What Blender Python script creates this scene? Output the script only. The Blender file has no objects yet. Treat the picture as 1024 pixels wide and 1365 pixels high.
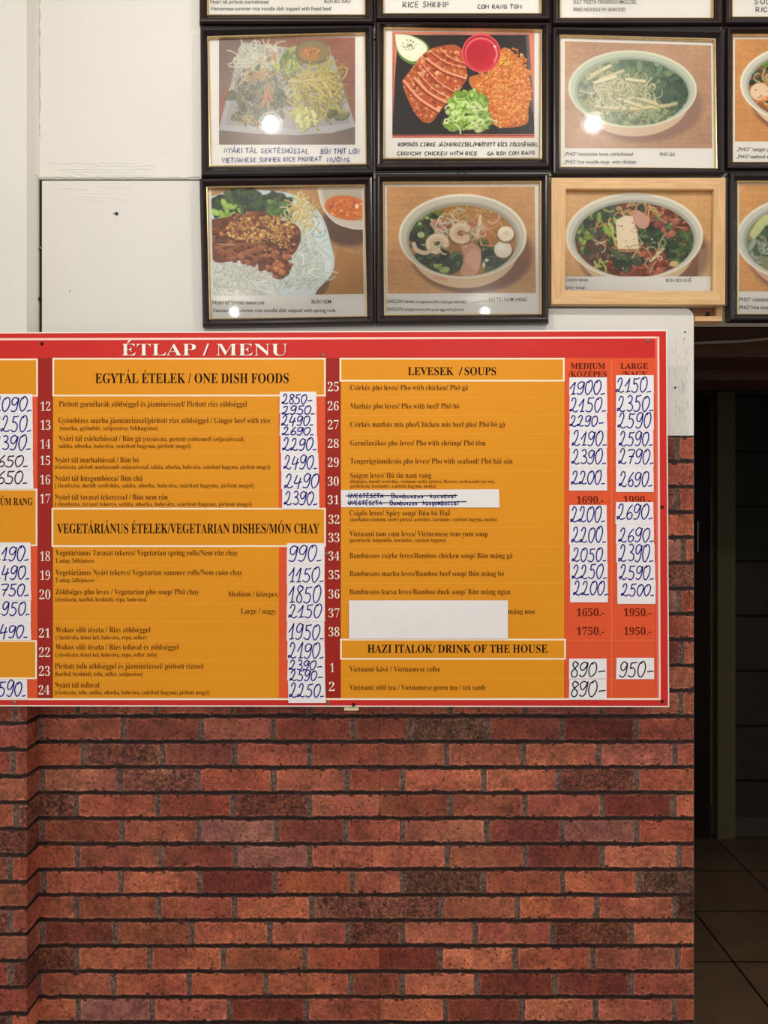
import bpy, math, random, unicodedata
import numpy as np
random.seed(7)
SC = bpy.context.scene
COL = SC.collection
# ------------------------------------------------------------------ camera, world, lights, exposure
F = 1025.0            # focal length in pixels of the 1024 x 1365 frame
D = 1.435             # camera to wall
ZC = 1.55             # camera height
cam = bpy.data.cameras.new('camera')
cam.sensor_fit = 'HORIZONTAL'; cam.sensor_width = 36.0; cam.lens = F / 1024 * 36.0
cam.clip_start = 0.05
camo = bpy.data.objects.new('camera', cam); COL.objects.link(camo)
camo.location = (0, -D, ZC); camo.rotation_euler = (math.pi / 2, 0, 0)
SC.camera = camo
SC.view_settings.view_transform = 'Standard'; SC.view_settings.look = 'None'
SC.view_settings.gamma = 1.0; SC.view_settings.use_curve_mapping = False
SC.view_settings.exposure = 0.0
wd = bpy.data.worlds.new('world'); SC.world = wd; wd.use_nodes = True
wd.node_tree.nodes['Background'].inputs[0].default_value = (1.0, 0.985, 0.955, 1)
wd.node_tree.nodes['Background'].inputs[1].default_value = 0.86
LAMP_W = 4.2
CEIL = 2.75
LAMPS = [(-0.335, -0.86), (0.62, -0.86), (-0.86, -3.0), (0.58, -3.0)]


def lin(c):
    return tuple(((x / 255) / 12.92 if x / 255 <= 0.04045 else ((x / 255 + 0.055) / 1.055) ** 2.4) for x in c)


def P(px, py, y=0.0):
    k = (D + y) / F
    return ((px - 512) * k, y, ZC - (py - 682.5) * k)


# ------------------------------------------------------------------ materials
MATS = {}


def mat(name, rgb, rough=0.6, var=0.06, scale=40.0, bump=0.0, bscale=200.0, spec=0.4, metal=0.0, stretch=None, rgb2=None, mid=0.5):
    if name in MATS:
        return MATS[name]
    m = bpy.data.materials.new(name); m.use_nodes = True
    nt = m.node_tree; n = nt.nodes; bs = n['Principled BSDF']
    bs.inputs['Roughness'].default_value = rough
    bs.inputs['Specular IOR Level'].default_value = spec
    bs.inputs['Metallic'].default_value = metal
    tc = n.new('ShaderNodeTexCoord'); mp = n.new('ShaderNodeMapping')
    if stretch: mp.inputs['Scale'].default_value = stretch
    nt.links.new(tc.outputs['Object'], mp.inputs[0])
    no = n.new('ShaderNodeTexNoise'); no.inputs['Scale'].default_value = scale; no.inputs['Detail'].default_value = 5
    nt.links.new(mp.outputs[0], no.inputs['Vector'])
    rp = n.new('ShaderNodeValToRGB')
    a = lin(rgb); b = lin(rgb2) if rgb2 else a
    rp.color_ramp.elements[0].position = mid - 0.22; rp.color_ramp.elements[1].position = mid + 0.22
    rp.color_ramp.elements[0].color = tuple(x * (1 - var) for x in a) + (1,)
    rp.color_ramp.elements[1].color = tuple(min(1, x * (1 + var)) for x in b) + (1,)
    nt.links.new(no.outputs['Fac'], rp.inputs[0]); nt.links.new(rp.outputs[0], bs.inputs['Base Color'])
    if bump:
        nb = n.new('ShaderNodeTexNoise'); nb.inputs['Scale'].default_value = bscale; nb.inputs['Detail'].default_value = 6
        nt.links.new(mp.outputs[0], nb.inputs['Vector'])
        bu = n.new('ShaderNodeBump'); bu.inputs['Strength'].default_value = bump; bu.inputs['Distance'].default_value = 0.002
        nt.links.new(nb.outputs['Fac'], bu.inputs['Height']); nt.links.new(bu.outputs[0], bs.inputs['Normal'])
    MATS[name] = m
    return m


def attr_mat(name, rough, nvar, nscale, bump=0.0, spec=0.3):
    m = bpy.data.materials.new(name); m.use_nodes = True
    nt = m.node_tree; n = nt.nodes; bs = n['Principled BSDF']
    bs.inputs['Roughness'].default_value = rough; bs.inputs['Specular IOR Level'].default_value = spec
    at = n.new('ShaderNodeAttribute'); at.attribute_name = 'Col'
    tc = n.new('ShaderNodeTexCoord')
    no = n.new('ShaderNodeTexNoise'); no.inputs['Scale'].default_value = nscale; no.inputs['Detail'].default_value = 4
    nt.links.new(tc.outputs['Object'], no.inputs['Vector'])
    mr = n.new('ShaderNodeMapRange')
    mr.inputs[1].default_value = 0.3; mr.inputs[2].default_value = 0.7
    mr.inputs[3].default_value = 1 - nvar; mr.inputs[4].default_value = 1 + nvar
    nt.links.new(no.outputs['Fac'], mr.inputs[0])
    mx = n.new('ShaderNodeVectorMath'); mx.operation = 'SCALE'
    nt.links.new(at.outputs['Color'], mx.inputs[0]); nt.links.new(mr.outputs[0], mx.inputs['Scale'])
    nt.links.new(mx.outputs[0], bs.inputs['Base Color'])
    if bump:
        bu = n.new('ShaderNodeBump'); bu.inputs['Strength'].default_value = bump; bu.inputs['Distance'].default_value = 0.001
        nt.links.new(no.outputs['Fac'], bu.inputs['Height']); nt.links.new(bu.outputs[0], bs.inputs['Normal'])
    MATS[name] = m
    return m


def glass_mat():
    m = bpy.data.materials.new('frame_glass'); m.use_nodes = True
    nt = m.node_tree; n = nt.nodes; n.remove(n['Principled BSDF']); out = n['Material Output']
    tr = n.new('ShaderNodeBsdfTransparent'); g1 = n.new('ShaderNodeBsdfGlossy'); g1.inputs['Roughness'].default_value = 0.012
    g2 = n.new('ShaderNodeBsdfGlossy'); g2.inputs['Roughness'].default_value = 0.28
    tc = n.new('ShaderNodeTexCoord'); no = n.new('ShaderNodeTexNoise'); no.inputs['Scale'].default_value = 9
    nt.links.new(tc.outputs['Object'], no.inputs['Vector'])
    mr = n.new('ShaderNodeMapRange'); mr.inputs[3].default_value = 0.008; mr.inputs[4].default_value = 0.022
    nt.links.new(no.outputs['Fac'], mr.inputs[0])
    m1 = n.new('ShaderNodeMixShader'); nt.links.new(mr.outputs[0], m1.inputs[0])
    nt.links.new(tr.outputs[0], m1.inputs[1]); nt.links.new(g2.outputs[0], m1.inputs[2])
    fr = n.new('ShaderNodeFresnel'); fr.inputs[0].default_value = 1.5
    m2 = n.new('ShaderNodeMixShader'); nt.links.new(fr.outputs[0], m2.inputs[0])
    nt.links.new(m1.outputs[0], m2.inputs[1]); nt.links.new(g1.outputs[0], m2.inputs[2])
    nt.links.new(m2.outputs[0], out.inputs[0])
    return m


# ------------------------------------------------------------------ mesh builder
class MB:
    def __init__(s): s.v = []; s.f = []; s.m = []; s.mats = []

    def mi(s, m):
        if m not in s.mats: s.mats.append(m)
        return s.mats.index(m)

    def poly(s, pts, m):
        b = len(s.v); s.v += [tuple(p) for p in pts]; s.f.append(tuple(range(b, b + len(pts)))); s.m.append(s.mi(m))

    def mesh(s, vs, fs, m):
        b = len(s.v); s.v += [tuple(p) for p in vs]; i = s.mi(m)
        for f in fs: s.f.append(tuple(b + k for k in f)); s.m.append(i)

    def box(s, x0, x1, y0, y1, z0, z1, m):
        v = [(x, y, z) for x in (x0, x1) for y in (y0, y1) for z in (z0, z1)]
        s.mesh(v, [(0, 1, 3, 2), (4, 6, 7, 5), (0, 4, 5, 1), (2, 3, 7, 6), (0, 2, 6, 4), (1, 5, 7, 3)], m)

    def prism(s, outline, y0, y1, m, mside=None):
        """outline: list of (x, z), counter-clockwise seen from -y; front at y0, back at y1"""
        n = len(outline)
        s.poly([(x, y0, z) for x, z in outline], m)
        s.poly([(x, y1, z) for x, z in reversed(outline)], mside or m)
        for i in range(n):
            a, b = outline[i], outline[(i + 1) % n]
            s.poly([(a[0], y0, a[1]), (a[0], y1, a[1]), (b[0], y1, b[1]), (b[0], y0, b[1])], mside or m)

    def cyl(s, c, axis, r0, r1, h, m, n=20, cap=True):
        ax = {'x': 0, 'y': 1, 'z': 2}[axis]; o = [k for k in range(3) if k != ax]
        vs = []
        for r, t in ((r0, 0), (r1, h)):
            for i in range(n):
                p = list(c); p[ax] += t; a = 2 * math.pi * i / n
                p[o[0]] += r * math.cos(a); p[o[1]] += r * math.sin(a); vs.append(p)
        fs = [(i, (i + 1) % n, n + (i + 1) % n, n + i) for i in range(n)]
        if cap: fs += [tuple(range(n)), tuple(range(2 * n - 1, n - 1, -1))]
        s.mesh(vs, fs, m)

    def tube(s, pts, r, m, n=8):
        vs = []; fs = []
        for k, p in enumerate(pts):
            a = pts[max(0, k - 1)]; b = pts[min(len(pts) - 1, k + 1)]
            d = np.array(b, float) - np.array(a, float); d /= np.linalg.norm(d)
            u = np.cross(d, (0.13, 0.2, 0.97) if abs(d[2]) < 0.9 else (1, 0, 0)); u /= np.linalg.norm(u); w = np.cross(d, u)
            for i in range(n):
                t = 2 * math.pi * i / n; vs.append(tuple(np.array(p) + r * (math.cos(t) * u + math.sin(t) * w)))
        for k in range(len(pts) - 1):
            for i in range(n):
                j = (i + 1) % n; fs.append((k * n + i, k * n + j, k * n + n + j, k * n + n + i))
        fs += [tuple(range(n)), tuple(range(len(vs) - 1, len(vs) - n - 1, -1))]
        s.mesh(vs, fs, m)

    def build(s, name, parent=None, smooth=False):
        me = bpy.data.meshes.new(name); me.from_pydata(s.v, [], s.f)
        for m in s.mats: me.materials.append(m)
        me.polygons.foreach_set('material_index', s.m)
        if smooth: me.polygons.foreach_set('use_smooth', [True] * len(s.f))
        me.update()
        o = bpy.data.objects.new(name, me); COL.objects.link(o)
        if parent: o.parent = parent; o.matrix_parent_inverse = parent.matrix_world.inverted()
        return o


def tag(o, label=None, cat=None, group=None, kind=None):
    if label: o['label'] = label
    if cat: o['category'] = cat
    if group: o['group'] = group
    if kind: o['kind'] = kind
    return o


def thing(name, loc, label, cat, group=None):
    o = bpy.data.objects.new(name, None); COL.objects.link(o); o.location = loc; o.empty_display_size = 0.05
    from mathutils import Matrix
    o.matrix_world = Matrix.Translation(loc)
    return tag(o, label, cat, group)


def grid_obj(name, pos, colr, m, parent=None, keep=None):
    """pos: HxWx3 positions, colr: HxWx3 sRGB 0-255; keep: (H-1)x(W-1) bool of the quads to build"""
    h, w, _ = pos.shape
    idx = np.arange(h * w).reshape(h, w)
    q = np.stack([idx[:-1, :-1], idx[1:, :-1], idx[1:, 1:], idx[:-1, 1:]], -1)
    q = q[keep] if keep is not None else q.reshape(-1, 4)
    used = np.zeros(h * w, bool); used[q.ravel()] = True
    remap = np.cumsum(used) - 1
    q = remap[q]; vs = pos.reshape(-1, 3)[used]; cs = np.clip(colr.reshape(-1, 3)[used] / 255, 0, 1)
    cl = np.where(cs <= 0.04045, cs / 12.92, ((cs + 0.055) / 1.055) ** 2.4)
    me = bpy.data.meshes.new(name)
    me.vertices.add(len(vs)); me.vertices.foreach_set('co', vs.astype(np.float32).ravel())
    nf = len(q); me.loops.add(nf * 4); me.loops.foreach_set('vertex_index', q.astype(np.int32).ravel())
    me.polygons.add(nf); me.polygons.foreach_set('loop_start', np.arange(nf, dtype=np.int32) * 4)
    me.update(calc_edges=True)
    a = me.color_attributes.new('Col', 'FLOAT_COLOR', 'POINT')
    a.data.foreach_set('color', np.concatenate([cl, np.ones((len(cl), 1))], 1).astype(np.float32).ravel())
    me.materials.append(m)
    o = bpy.data.objects.new(name, me); COL.objects.link(o)
    if parent: o.parent = parent; o.matrix_parent_inverse = parent.matrix_world.inverted()
    return o


# ------------------------------------------------------------------ lettering
_cu = bpy.data.curves.new('glyph_source', 'FONT'); _ob = bpy.data.objects.new('glyph_source', _cu); COL.objects.link(_ob)
_G = {}


def _raw(body, off, res):
    _cu.body = body; _cu.offset = off; _cu.resolution_u = res
    _ob.update_tag(); bpy.context.view_layer.update()
    dg = bpy.context.evaluated_depsgraph_get()
    me = bpy.data.meshes.new_from_object(_ob.evaluated_get(dg))
    v = [(p.co.x, p.co.y) for p in me.vertices]; f = [tuple(p.vertices) for p in me.polygons]
    bpy.data.meshes.remove(me)
    return v, f


def _serif(c):
    o = ord(c)
    if 65 <= o <= 90: return chr(0x1D400 + o - 65)
    if 97 <= o <= 122: return chr(0x1D41A + o - 97)
    if 48 <= o <= 57: return chr(0x1D7CE + o - 48)
    return c


def _quad(x0, y0, x1, y1, w0, w1):
    dx, dy = x1 - x0, y1 - y0; L = math.hypot(dx, dy) or 1; nx, ny = -dy / L, dx / L
    return [(x0 - nx * w0, y0 - ny * w0), (x1 - nx * w1, y1 - ny * w1), (x1 + nx * w1, y1 + ny * w1), (x0 + nx * w0, y0 + ny * w0)]


def _mark(mk, xc, top, xr):
    y = top + 0.05; q = []
    if mk == '\u0301': q = [_quad(xc - 0.05, y, xc + 0.08, y + 0.18, 0.02, 0.045)]
    elif mk == '\u0300': q = [_quad(xc + 0.05, y, xc - 0.08, y + 0.18, 0.02, 0.045)]
    elif mk == '\u0308': q = [_quad(xc - s - 0.045, y + 0.07, xc - s + 0.045, y + 0.07, 0.045, 0.045) for s in (0.11, -0.11)]
    elif mk == '\u030b': q = [_quad(xc + s - 0.04, y, xc + s + 0.06, y + 0.18, 0.02, 0.04) for s in (-0.1, 0.1)]
    elif mk == '\u0302': q = [_quad(xc - 0.13, y, xc, y + 0.14, 0.025, 0.04), _quad(xc + 0.13, y, xc, y + 0.14, 0.025, 0.04)]
    elif mk == '\u0306': q = [_quad(xc - 0.13, y + 0.12, xc, y + 0.02, 0.025, 0.04), _quad(xc + 0.13, y + 0.12, xc, y + 0.02, 0.025, 0.04)]
    elif mk == '\u0309': q = [_quad(xc - 0.05, y + 0.17, xc + 0.06, y + 0.14, 0.025, 0.025), _quad(xc + 0.06, y + 0.14, xc, y, 0.025, 0.025)]
    elif mk == '\u0303': q = [_quad(xc - 0.13, y + 0.04, xc - 0.03, y + 0.11, 0.03, 0.03), _quad(xc - 0.03, y + 0.11, xc + 0.13, y + 0.08, 0.03, 0.03)]
    elif mk == '\u0323': q = [_quad(xc - 0.045, -0.14, xc + 0.045, -0.14, 0.045, 0.045)]
    elif mk == '\u031b': q = [_quad(xr - 0.05, top - 0.04, xr + 0.08, top + 0.1, 0.03, 0.03)]
    return q


def glyph(ch, style, off=0.0, res=3):
    key = (ch, style, off, res)
    if key in _G: return _G[key]
    if ch == ' ':
        g = ([], [], 0.26)
    elif style == 'sans':
        v, f = _raw(ch, off, res); v2, _ = _raw(ch + ch, off, res)
        g = (v, f, max(p[0] for p in v2) - max(p[0] for p in v)) if v else ([], [], 0.5)
    else:
        dec = unicodedata.normalize('NFD', ch); base = dec[0]
        c = _serif(base)
        v, f = _raw(c, off if c != base else 0, res)
        if not v: v, f = _raw(base, 0, res); c = base
        v2, _ = _raw(c + c, off if c != base else 0, res)
        adv = max(p[0] for p in v2) - max(p[0] for p in v)
        if len(dec) > 1:
            if base == 'i' and any(m in '\u0301\u0300\u0309' for m in dec[1:]):
                f = [t for t in f if min(v[k][1] for k in t) < 0.5]
                top = 0.47
            else:
                top = max(p[1] for p in v)
            xs = [p[0] for p in v]; v = list(v); f = list(f)
            for mk in dec[1:]:
                for q in _mark(mk, (min(xs) + max(xs)) / 2, top, max(xs)):
                    b = len(v); v += q; f.append((b, b + 1, b + 2, b + 3))
                if mk not in '\u0323\u031b': top += 0.15
        g = (v, f, adv)
    _G[key] = g
    return g


def text(mb, s, x0, base, cap, y, m, x1=None, style='serif', off=0.0, res=3, track=0.0, condense=1.0):
    """set a line of type from pixel x0 (to x1) on pixel baseline, cap height in pixels, on the plane y"""
    X = 0; V = []; Fc = []
    for ch in s:
        v, f, a = glyph(ch, style, off, res); b = len(V)
        V += [(X + p[0], p[1]) for p in v]; Fc += [tuple(b + k for k in t) for t in f]
        X += a + track
    if not V: return
    xa = min(p[0] for p in V); xb = max(p[0] for p in V)
    sy = cap / 0.68
    sx = (x1 - x0) / (xb - xa) if x1 is not None else sy * condense
    mb.mesh([P(x0 + (p[0] - xa) * sx, base - p[1] * sy, y) for p in V], Fc, m)


# hand-drawn letters: strokes in a unit box
HW = {
    '0': [[(.5, .98), (.22, .85), (.06, .45), (.22, .04), (.5, .0), (.8, .3), (.9, .7), (.74, .97), (.5, .98), (.4, .84)]],
    '1': [[(.0, .42), (.3, .72), (.56, 1)], [(.56, 1), (.48, .5), (.38, 0)], [(.14, -.01), (.7, .03)]],
    '2': [[(.14, .72), (.3, .97), (.55, 1), (.68, .8), (.55, .45), (.28, .12), (.06, .02), (.03, .14), (.18, .17), (.45, .02), (.75, -.01), (.98, .1)]],
    '3': [[(.15, .9), (.45, 1), (.7, .85), (.6, .62), (.35, .54), (.7, .45), (.8, .2), (.52, 0), (.1, .08)]],
    '4': [[(.36, 1), (.2, .65), (.08, .36), (.4, .36), (.95, .46)], [(.78, .8), (.62, .3), (.52, -.12)]],
    '5': [[(.34, .98), (.28, .58), (.55, .62), (.82, .38), (.68, .06), (.36, -.02), (.02, .1)], [(.32, .96), (.6, .95), (.95, 1)]],
    '6': [[(.75, 1), (.35, .7), (.1, .3), (.25, .02), (.6, .03), (.76, .28), (.5, .46), (.15, .3)]],
    '7': [[(.05, .93), (.4, 1), (.9, .95), (.58, .45), (.38, -.05)], [(.2, .5), (.85, .52)]],
    '8': [[(.72, .86), (.42, 1), (.16, .8), (.36, .56), (.7, .3), (.6, .02), (.26, 0), (.12, .25), (.42, .55), (.76, .8), (.66, .96)]],
    '9': [[(.86, .86), (.52, 1), (.16, .8), (.2, .5), (.5, .44), (.8, .75), (.88, .92), (.78, .35), (.6, .05), (.3, -.02), (.06, .08)]],
    '-': [[(.1, .3), (.85, .36)]], '_': [[(-.05, .0), (.45, .05)]], '.': [[(.1, .02), (.2, .04)]],
    'A': [[(0, 0), (.4, 1), (.75, 0)], [(.15, .38), (.62, .38)]], 'B': [[(.1, 0), (.1, 1), (.55, .9), (.5, .6), (.1, .52), (.65, .4), (.6, .08), (.1, 0)]],
    'C': [[(.7, .85), (.4, 1), (.08, .6), (.15, .15), (.45, 0), (.72, .12)]], 'D': [[(.1, 0), (.1, 1), (.6, .8), (.68, .35), (.1, 0)]],
    'E': [[(.65, 1), (.1, .98), (.1, 0), (.66, .02)], [(.1, .52), (.55, .52)]], 'F': [[(.65, 1), (.1, .98), (.1, 0)], [(.1, .52), (.55, .52)]],
    'G': [[(.7, .85), (.4, 1), (.08, .55), (.3, .02), (.68, .1), (.7, .45), (.4, .45)]], 'H': [[(.1, 0), (.12, 1)], [(.65, 0), (.65, 1)], [(.1, .5), (.65, .5)]],
    'I': [[(.2, 0), (.2, 1)]], 'J': [[(.6, 1), (.58, .2), (.3, 0), (.08, .15)]], 'K': [[(.1, 0), (.1, 1)], [(.62, .95), (.12, .45), (.66, 0)]],
    'L': [[(.1, 1), (.1, 0), (.62, .02)]], 'M': [[(.05, 0), (.12, 1), (.42, .35), (.75, 1), (.8, 0)]], 'N': [[(.08, 0), (.1, 1), (.62, 0), (.66, 1)]],
    'O': [[(.4, 1), (.08, .6), (.15, .12), (.42, 0), (.7, .35), (.66, .85), (.4, 1)]], 'P': [[(.1, 0), (.1, 1), (.6, .88), (.58, .55), (.1, .48)]],
    'R': [[(.1, 0), (.1, 1), (.6, .85), (.5, .52), (.1, .48), (.66, 0)]], 'S': [[(.64, .88), (.35, 1), (.12, .75), (.35, .52), (.62, .3), (.4, 0), (.08, .1)]],
    'T': [[(.0, .98), (.75, 1)], [(.38, 1), (.36, 0)]], 'U': [[(.08, 1), (.1, .2), (.38, 0), (.62, .2), (.66, 1)]], 'V': [[(.02, 1), (.36, 0), (.7, 1)]],
    'W': [[(.0, 1), (.22, 0), (.42, .7), (.62, 0), (.85, 1)]], 'X': [[(.05, 1), (.65, 0)], [(.65, 1), (.05, 0)]], 'Y': [[(.05, 1), (.36, .5), (.7, 1)], [(.36, .5), (.34, 0)]],
    'Z': [[(.08, .98), (.66, 1), (.05, .02), (.68, 0)]], '/': [[(.05, -.1), (.55, 1.1)]],
    'a': [[(.5, .5), (.2, .5), (.1, .2), (.3, 0), (.5, .2), (.5, .5), (.52, .05), (.62, 0)]], 'b': [[(.1, 1), (.1, 0), (.4, .02), (.5, .3), (.3, .5), (.1, .35)]],
    'c': [[(.5, .45), (.25, .5), (.1, .2), (.3, 0), (.52, .08)]], 'g': [[(.5, .5), (.2, .5), (.1, .2), (.3, .05), (.5, .25), (.5, .5), (.48, -.25), (.15, -.25)]],
    'h': [[(.1, 1), (.1, 0)], [(.1, .3), (.35, .5), (.5, .3), (.5, 0)]], 'k': [[(.1, 1), (.1, 0)], [(.48, .5), (.12, .22), (.5, 0)]], 'l': [[(.2, 1), (.18, 0)]],
    'm': [[(.08, 0), (.1, .5), (.3, .45), (.32, 0)], [(.32, .35), (.5, .5), (.58, .3), (.58, 0)]], 'n': [[(.1, .5), (.1, 0)], [(.1, .3), (.35, .5), (.5, .3), (.5, 0)]],
    'o': [[(.3, .5), (.1, .3), (.2, .02), (.45, .05), (.5, .35), (.3, .5)]], 's': [[(.48, .45), (.25, .5), (.15, .35), (.45, .2), (.3, 0), (.1, .06)]],
    'u': [[(.1, .5), (.12, .1), (.35, 0), (.5, .2)], [(.5, .5), (.52, 0)]], 'v': [[(.05, .5), (.28, 0), (.52, .5)]], 'z': [[(.1, .5), (.5, .5), (.08, 0), (.52, 0)]],
}


def crom(p, n=6):
    if len(p) < 3: return p
    q = [p[0]] + list(p) + [p[-1]]; out = []
    for i in range(1, len(q) - 2):
        a, b, c, d = [np.array(x) for x in q[i - 1:i + 3]]
        for k in range(n):
            t = k / n
            out.append(tuple(0.5 * (2 * b + (c - a) * t + (2 * a - 5 * b + 4 * c - d) * t * t + (3 * b - a - 3 * c + d) * t ** 3)))
    return out + [p[-1]]


def ribbon(mb, pts, w, y, m):
    n = len(pts); L = []; R = []
    for i in range(n):
        a = pts[max(0, i - 1)]; b = pts[min(n - 1, i + 1)]
        dx, dy = b[0] - a[0], b[1] - a[1]; l = math.hypot(dx, dy) or 1
        nx, ny = -dy / l * w / 2, dx / l * w / 2
        L.append(P(pts[i][0] + nx, pts[i][1] + ny, y)); R.append(P(pts[i][0] - nx, pts[i][1] - ny, y))
    mb.mesh(L + R, [(i, i + 1, n + i + 1, n + i) for i in range(n - 1)], m)


def pen(mb, s, x0, x1, base, cap, y, m, w=1.9, slant=0.0, jit=0.03, smooth=True, rise=0.0, rnd=random):
    st = []; X = 0
    for ch in s:
        if ch == ' ': X += 0.55; continue
        dec = unicodedata.normalize('NFD', ch); g = HW.get(dec[0])
        if g is None: X += 0.4; continue
        k = rnd.uniform(0.94, 1.06)
        for t in g:
            t2 = [(X + p[0] + rnd.uniform(-jit, jit), p[1] * k + rnd.uniform(-jit, jit)) for p in t]
            st.append(crom(t2) if smooth or dec[0].islower() else t2)
        wd_ = max(p[0] for t in g for p in t)
        hi = 1.0 if dec[0].isupper() else 0.52
        for mk in dec[1:]:
            c = X + wd_ / 2
            if mk == '\u0308': st += [[(c - .15, hi + .15), (c - .12, hi + .22)], [(c + .15, hi + .15), (c + .18, hi + .22)]]
            elif mk == '\u030b': st += [[(c - .15, hi + .1), (c - .05, hi + .32)], [(c + .1, hi + .1), (c + .22, hi + .32)]]
            elif mk == '\u0323': st += [[(c, -.2), (c + .05, -.24)]]
            elif mk == '\u031b': st += [[(X + wd_, hi), (X + wd_ + .15, hi + .15)]]
            elif mk == '\u0302': st += [[(c - .15, hi + .1), (c, hi + .28), (c + .15, hi + .1)]]
            else: st += [[(c - .08, hi + .1), (c + .1, hi + .32)]]
        X += wd_ + (0.10 if dec[0].isdigit() else 0.2)
    xs = [p[0] + slant * p[1] for t in st for p in t]; xa, xb = min(xs), max(xs); sx = (x1 - x0) / (xb - xa)
    for t in st:
        ribbon(mb, [(x0 + (p[0] + slant * p[1] - xa) * sx, base - p[1] * cap - rise * (p[0] - xa) / (xb - xa)) for p in t], w, y, m)


# ------------------------------------------------------------------ raster painter for printed pictures
class Paint:
    def __init__(s, w, h, res=3, seed=1):
        s.w, s.h, s.r = w, h, res
        s.H, s.W = int(h * res), int(w * res)
        s.A = np.zeros((s.H, s.W, 3), np.float32); s.clip = None
        s.g = np.random.default_rng(seed)
        yy, xx = np.mgrid[0:s.H, 0:s.W]; s.X = (xx + .5) / res; s.Y = (yy + .5) / res

    def win(s, x0, x1, y0, y1):
        r = s.r
        return (slice(max(0, int(y0 * r) - 2), max(0, min(s.H, int(y1 * r) + 3))), slice(max(0, int(x0 * r) - 2), max(0, min(s.W, int(x1 * r) + 3))))

    def put(s, w, al, col):
        if s.clip is not None: al = al * s.clip[w]
        s.A[w] = s.A[w] * (1 - al[..., None]) + np.asarray(col, np.float32) * al[..., None]

    def fill(s, c): s.A[:] = c

    def noise(s, sc, seed=0, oct=3):
        g = np.random.default_rng(seed + 11); out = 0; amp = 1; tot = 0
        for o in range(oct):
            gx = int(s.w / sc) + 3; gy = int(s.h / sc) + 3
            n = g.random((gy, gx)).astype(np.float32); u = s.X / sc; v = s.Y / sc
            iu = u.astype(int); iv = v.astype(int); fu = u - iu; fv = v - iv
            fu = fu * fu * (3 - 2 * fu); fv = fv * fv * (3 - 2 * fv)
            out = out + amp * ((n[iv, iu] * (1 - fu) + n[iv, iu + 1] * fu) * (1 - fv) + (n[iv + 1, iu] * (1 - fu) + n[iv + 1, iu + 1] * fu) * fv)
            tot += amp; amp *= .55; sc = sc / 2
        return out / tot

    def shade(s, n, k): s.A *= (1 + k * (n - .5) * 2)[..., None]

    def emask(s, cx, cy, rx, ry, rot=0, soft=.7):
        c, q = math.cos(rot), math.sin(rot); dx = s.X - cx; dy = s.Y - cy
        d = np.sqrt(((dx * c + dy * q) / rx) ** 2 + ((-dx * q + dy * c) / ry) ** 2)
        return np.clip(.5 - (d - 1) * min(rx, ry) / soft, 0, 1)

    def ell(s, cx, cy, rx, ry, col, rot=0, a=1, soft=.7):
        R = max(rx, ry) + soft; w = s.win(cx - R, cx + R, cy - R, cy + R)
        c, q = math.cos(rot), math.sin(rot); dx = s.X[w] - cx; dy = s.Y[w] - cy
        if dx.size == 0: return
        d = np.sqrt(((dx * c + dy * q) / rx) ** 2 + ((-dx * q + dy * c) / ry) ** 2)
        s.put(w, a * np.clip(.5 - (d - 1) * min(rx, ry) / soft, 0, 1), col)

    def line(s, pts, wd, col, a=1, soft=.6):
        xs = [p[0] for p in pts]; ys = [p[1] for p in pts]
        w = s.win(min(xs) - wd, max(xs) + wd, min(ys) - wd, max(ys) + wd); X = s.X[w]; Y = s.Y[w]
        if X.size == 0: return
        d = np.full(X.shape, 1e9, np.float32)
        for (ax, ay), (bx, by) in zip(pts[:-1], pts[1:]):
            vx, vy = bx - ax, by - ay; L = vx * vx + vy * vy + 1e-9
            t = np.clip(((X - ax) * vx + (Y - ay) * vy) / L, 0, 1)
            d = np.minimum(d, np.hypot(X - ax - t * vx, Y - ay - t * vy))
        s.put(w, a * np.clip(.5 - (d - wd / 2) / soft, 0, 1), col)

    def pmask(s, pts, w):
        X = s.X[w]; Y = s.Y[w]; ins = np.zeros(X.shape, bool); n = len(pts)
        for i in range(n):
            (x1, y1), (x2, y2) = pts[i], pts[(i + 1) % n]
            if y1 == y2: continue
            ins ^= ((y1 > Y) != (y2 > Y)) & (X < (x2 - x1) * (Y - y1) / (y2 - y1) + x1)
        return ins.astype(np.float32)

    def poly(s, pts, col, a=1, curve=False):
        if curve: pts = crom(list(pts) + [pts[0]], 6)
        xs = [p[0] for p in pts]; ys = [p[1] for p in pts]; w = s.win(min(xs), max(xs), min(ys), max(ys))
        if s.X[w].size: s.put(w, a * s.pmask(pts, w), col)

    def inell(s, e):
        cx, cy, rx, ry = e[:4]; t = s.g.uniform(0, 6.283); r = math.sqrt(s.g.random())
        x, y = rx * r * math.cos(t), ry * r * math.sin(t); a = e[4] if len(e) > 4 else 0
        return cx + x * math.cos(a) - y * math.sin(a), cy + x * math.sin(a) + y * math.cos(a)

    def c(s, cols, v=14):
        k = cols[s.g.integers(len(cols))]; return np.array(k) + s.g.normal(0, v)

    def noodles(s, e, n, ln, wd, cols, curl=.5, a=.9, dirn=None):
        for _ in range(n):
            x, y = s.inell(e); t = s.g.uniform(0, 6.28) if dirn is None else dirn + s.g.normal(0, .35); k = s.g.normal(0, curl); pts = [(x, y)]
            for i in range(6):
                t += k; x += math.cos(t) * ln / 6; y += math.sin(t) * ln / 6; pts.append((x, y))
            c = s.c(cols, 8)
            s.line([(p[0] + .4, p[1] + .5) for p in pts], wd * 1.25, c * .68, a * .4); s.line(pts, wd, c, a)

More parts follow.
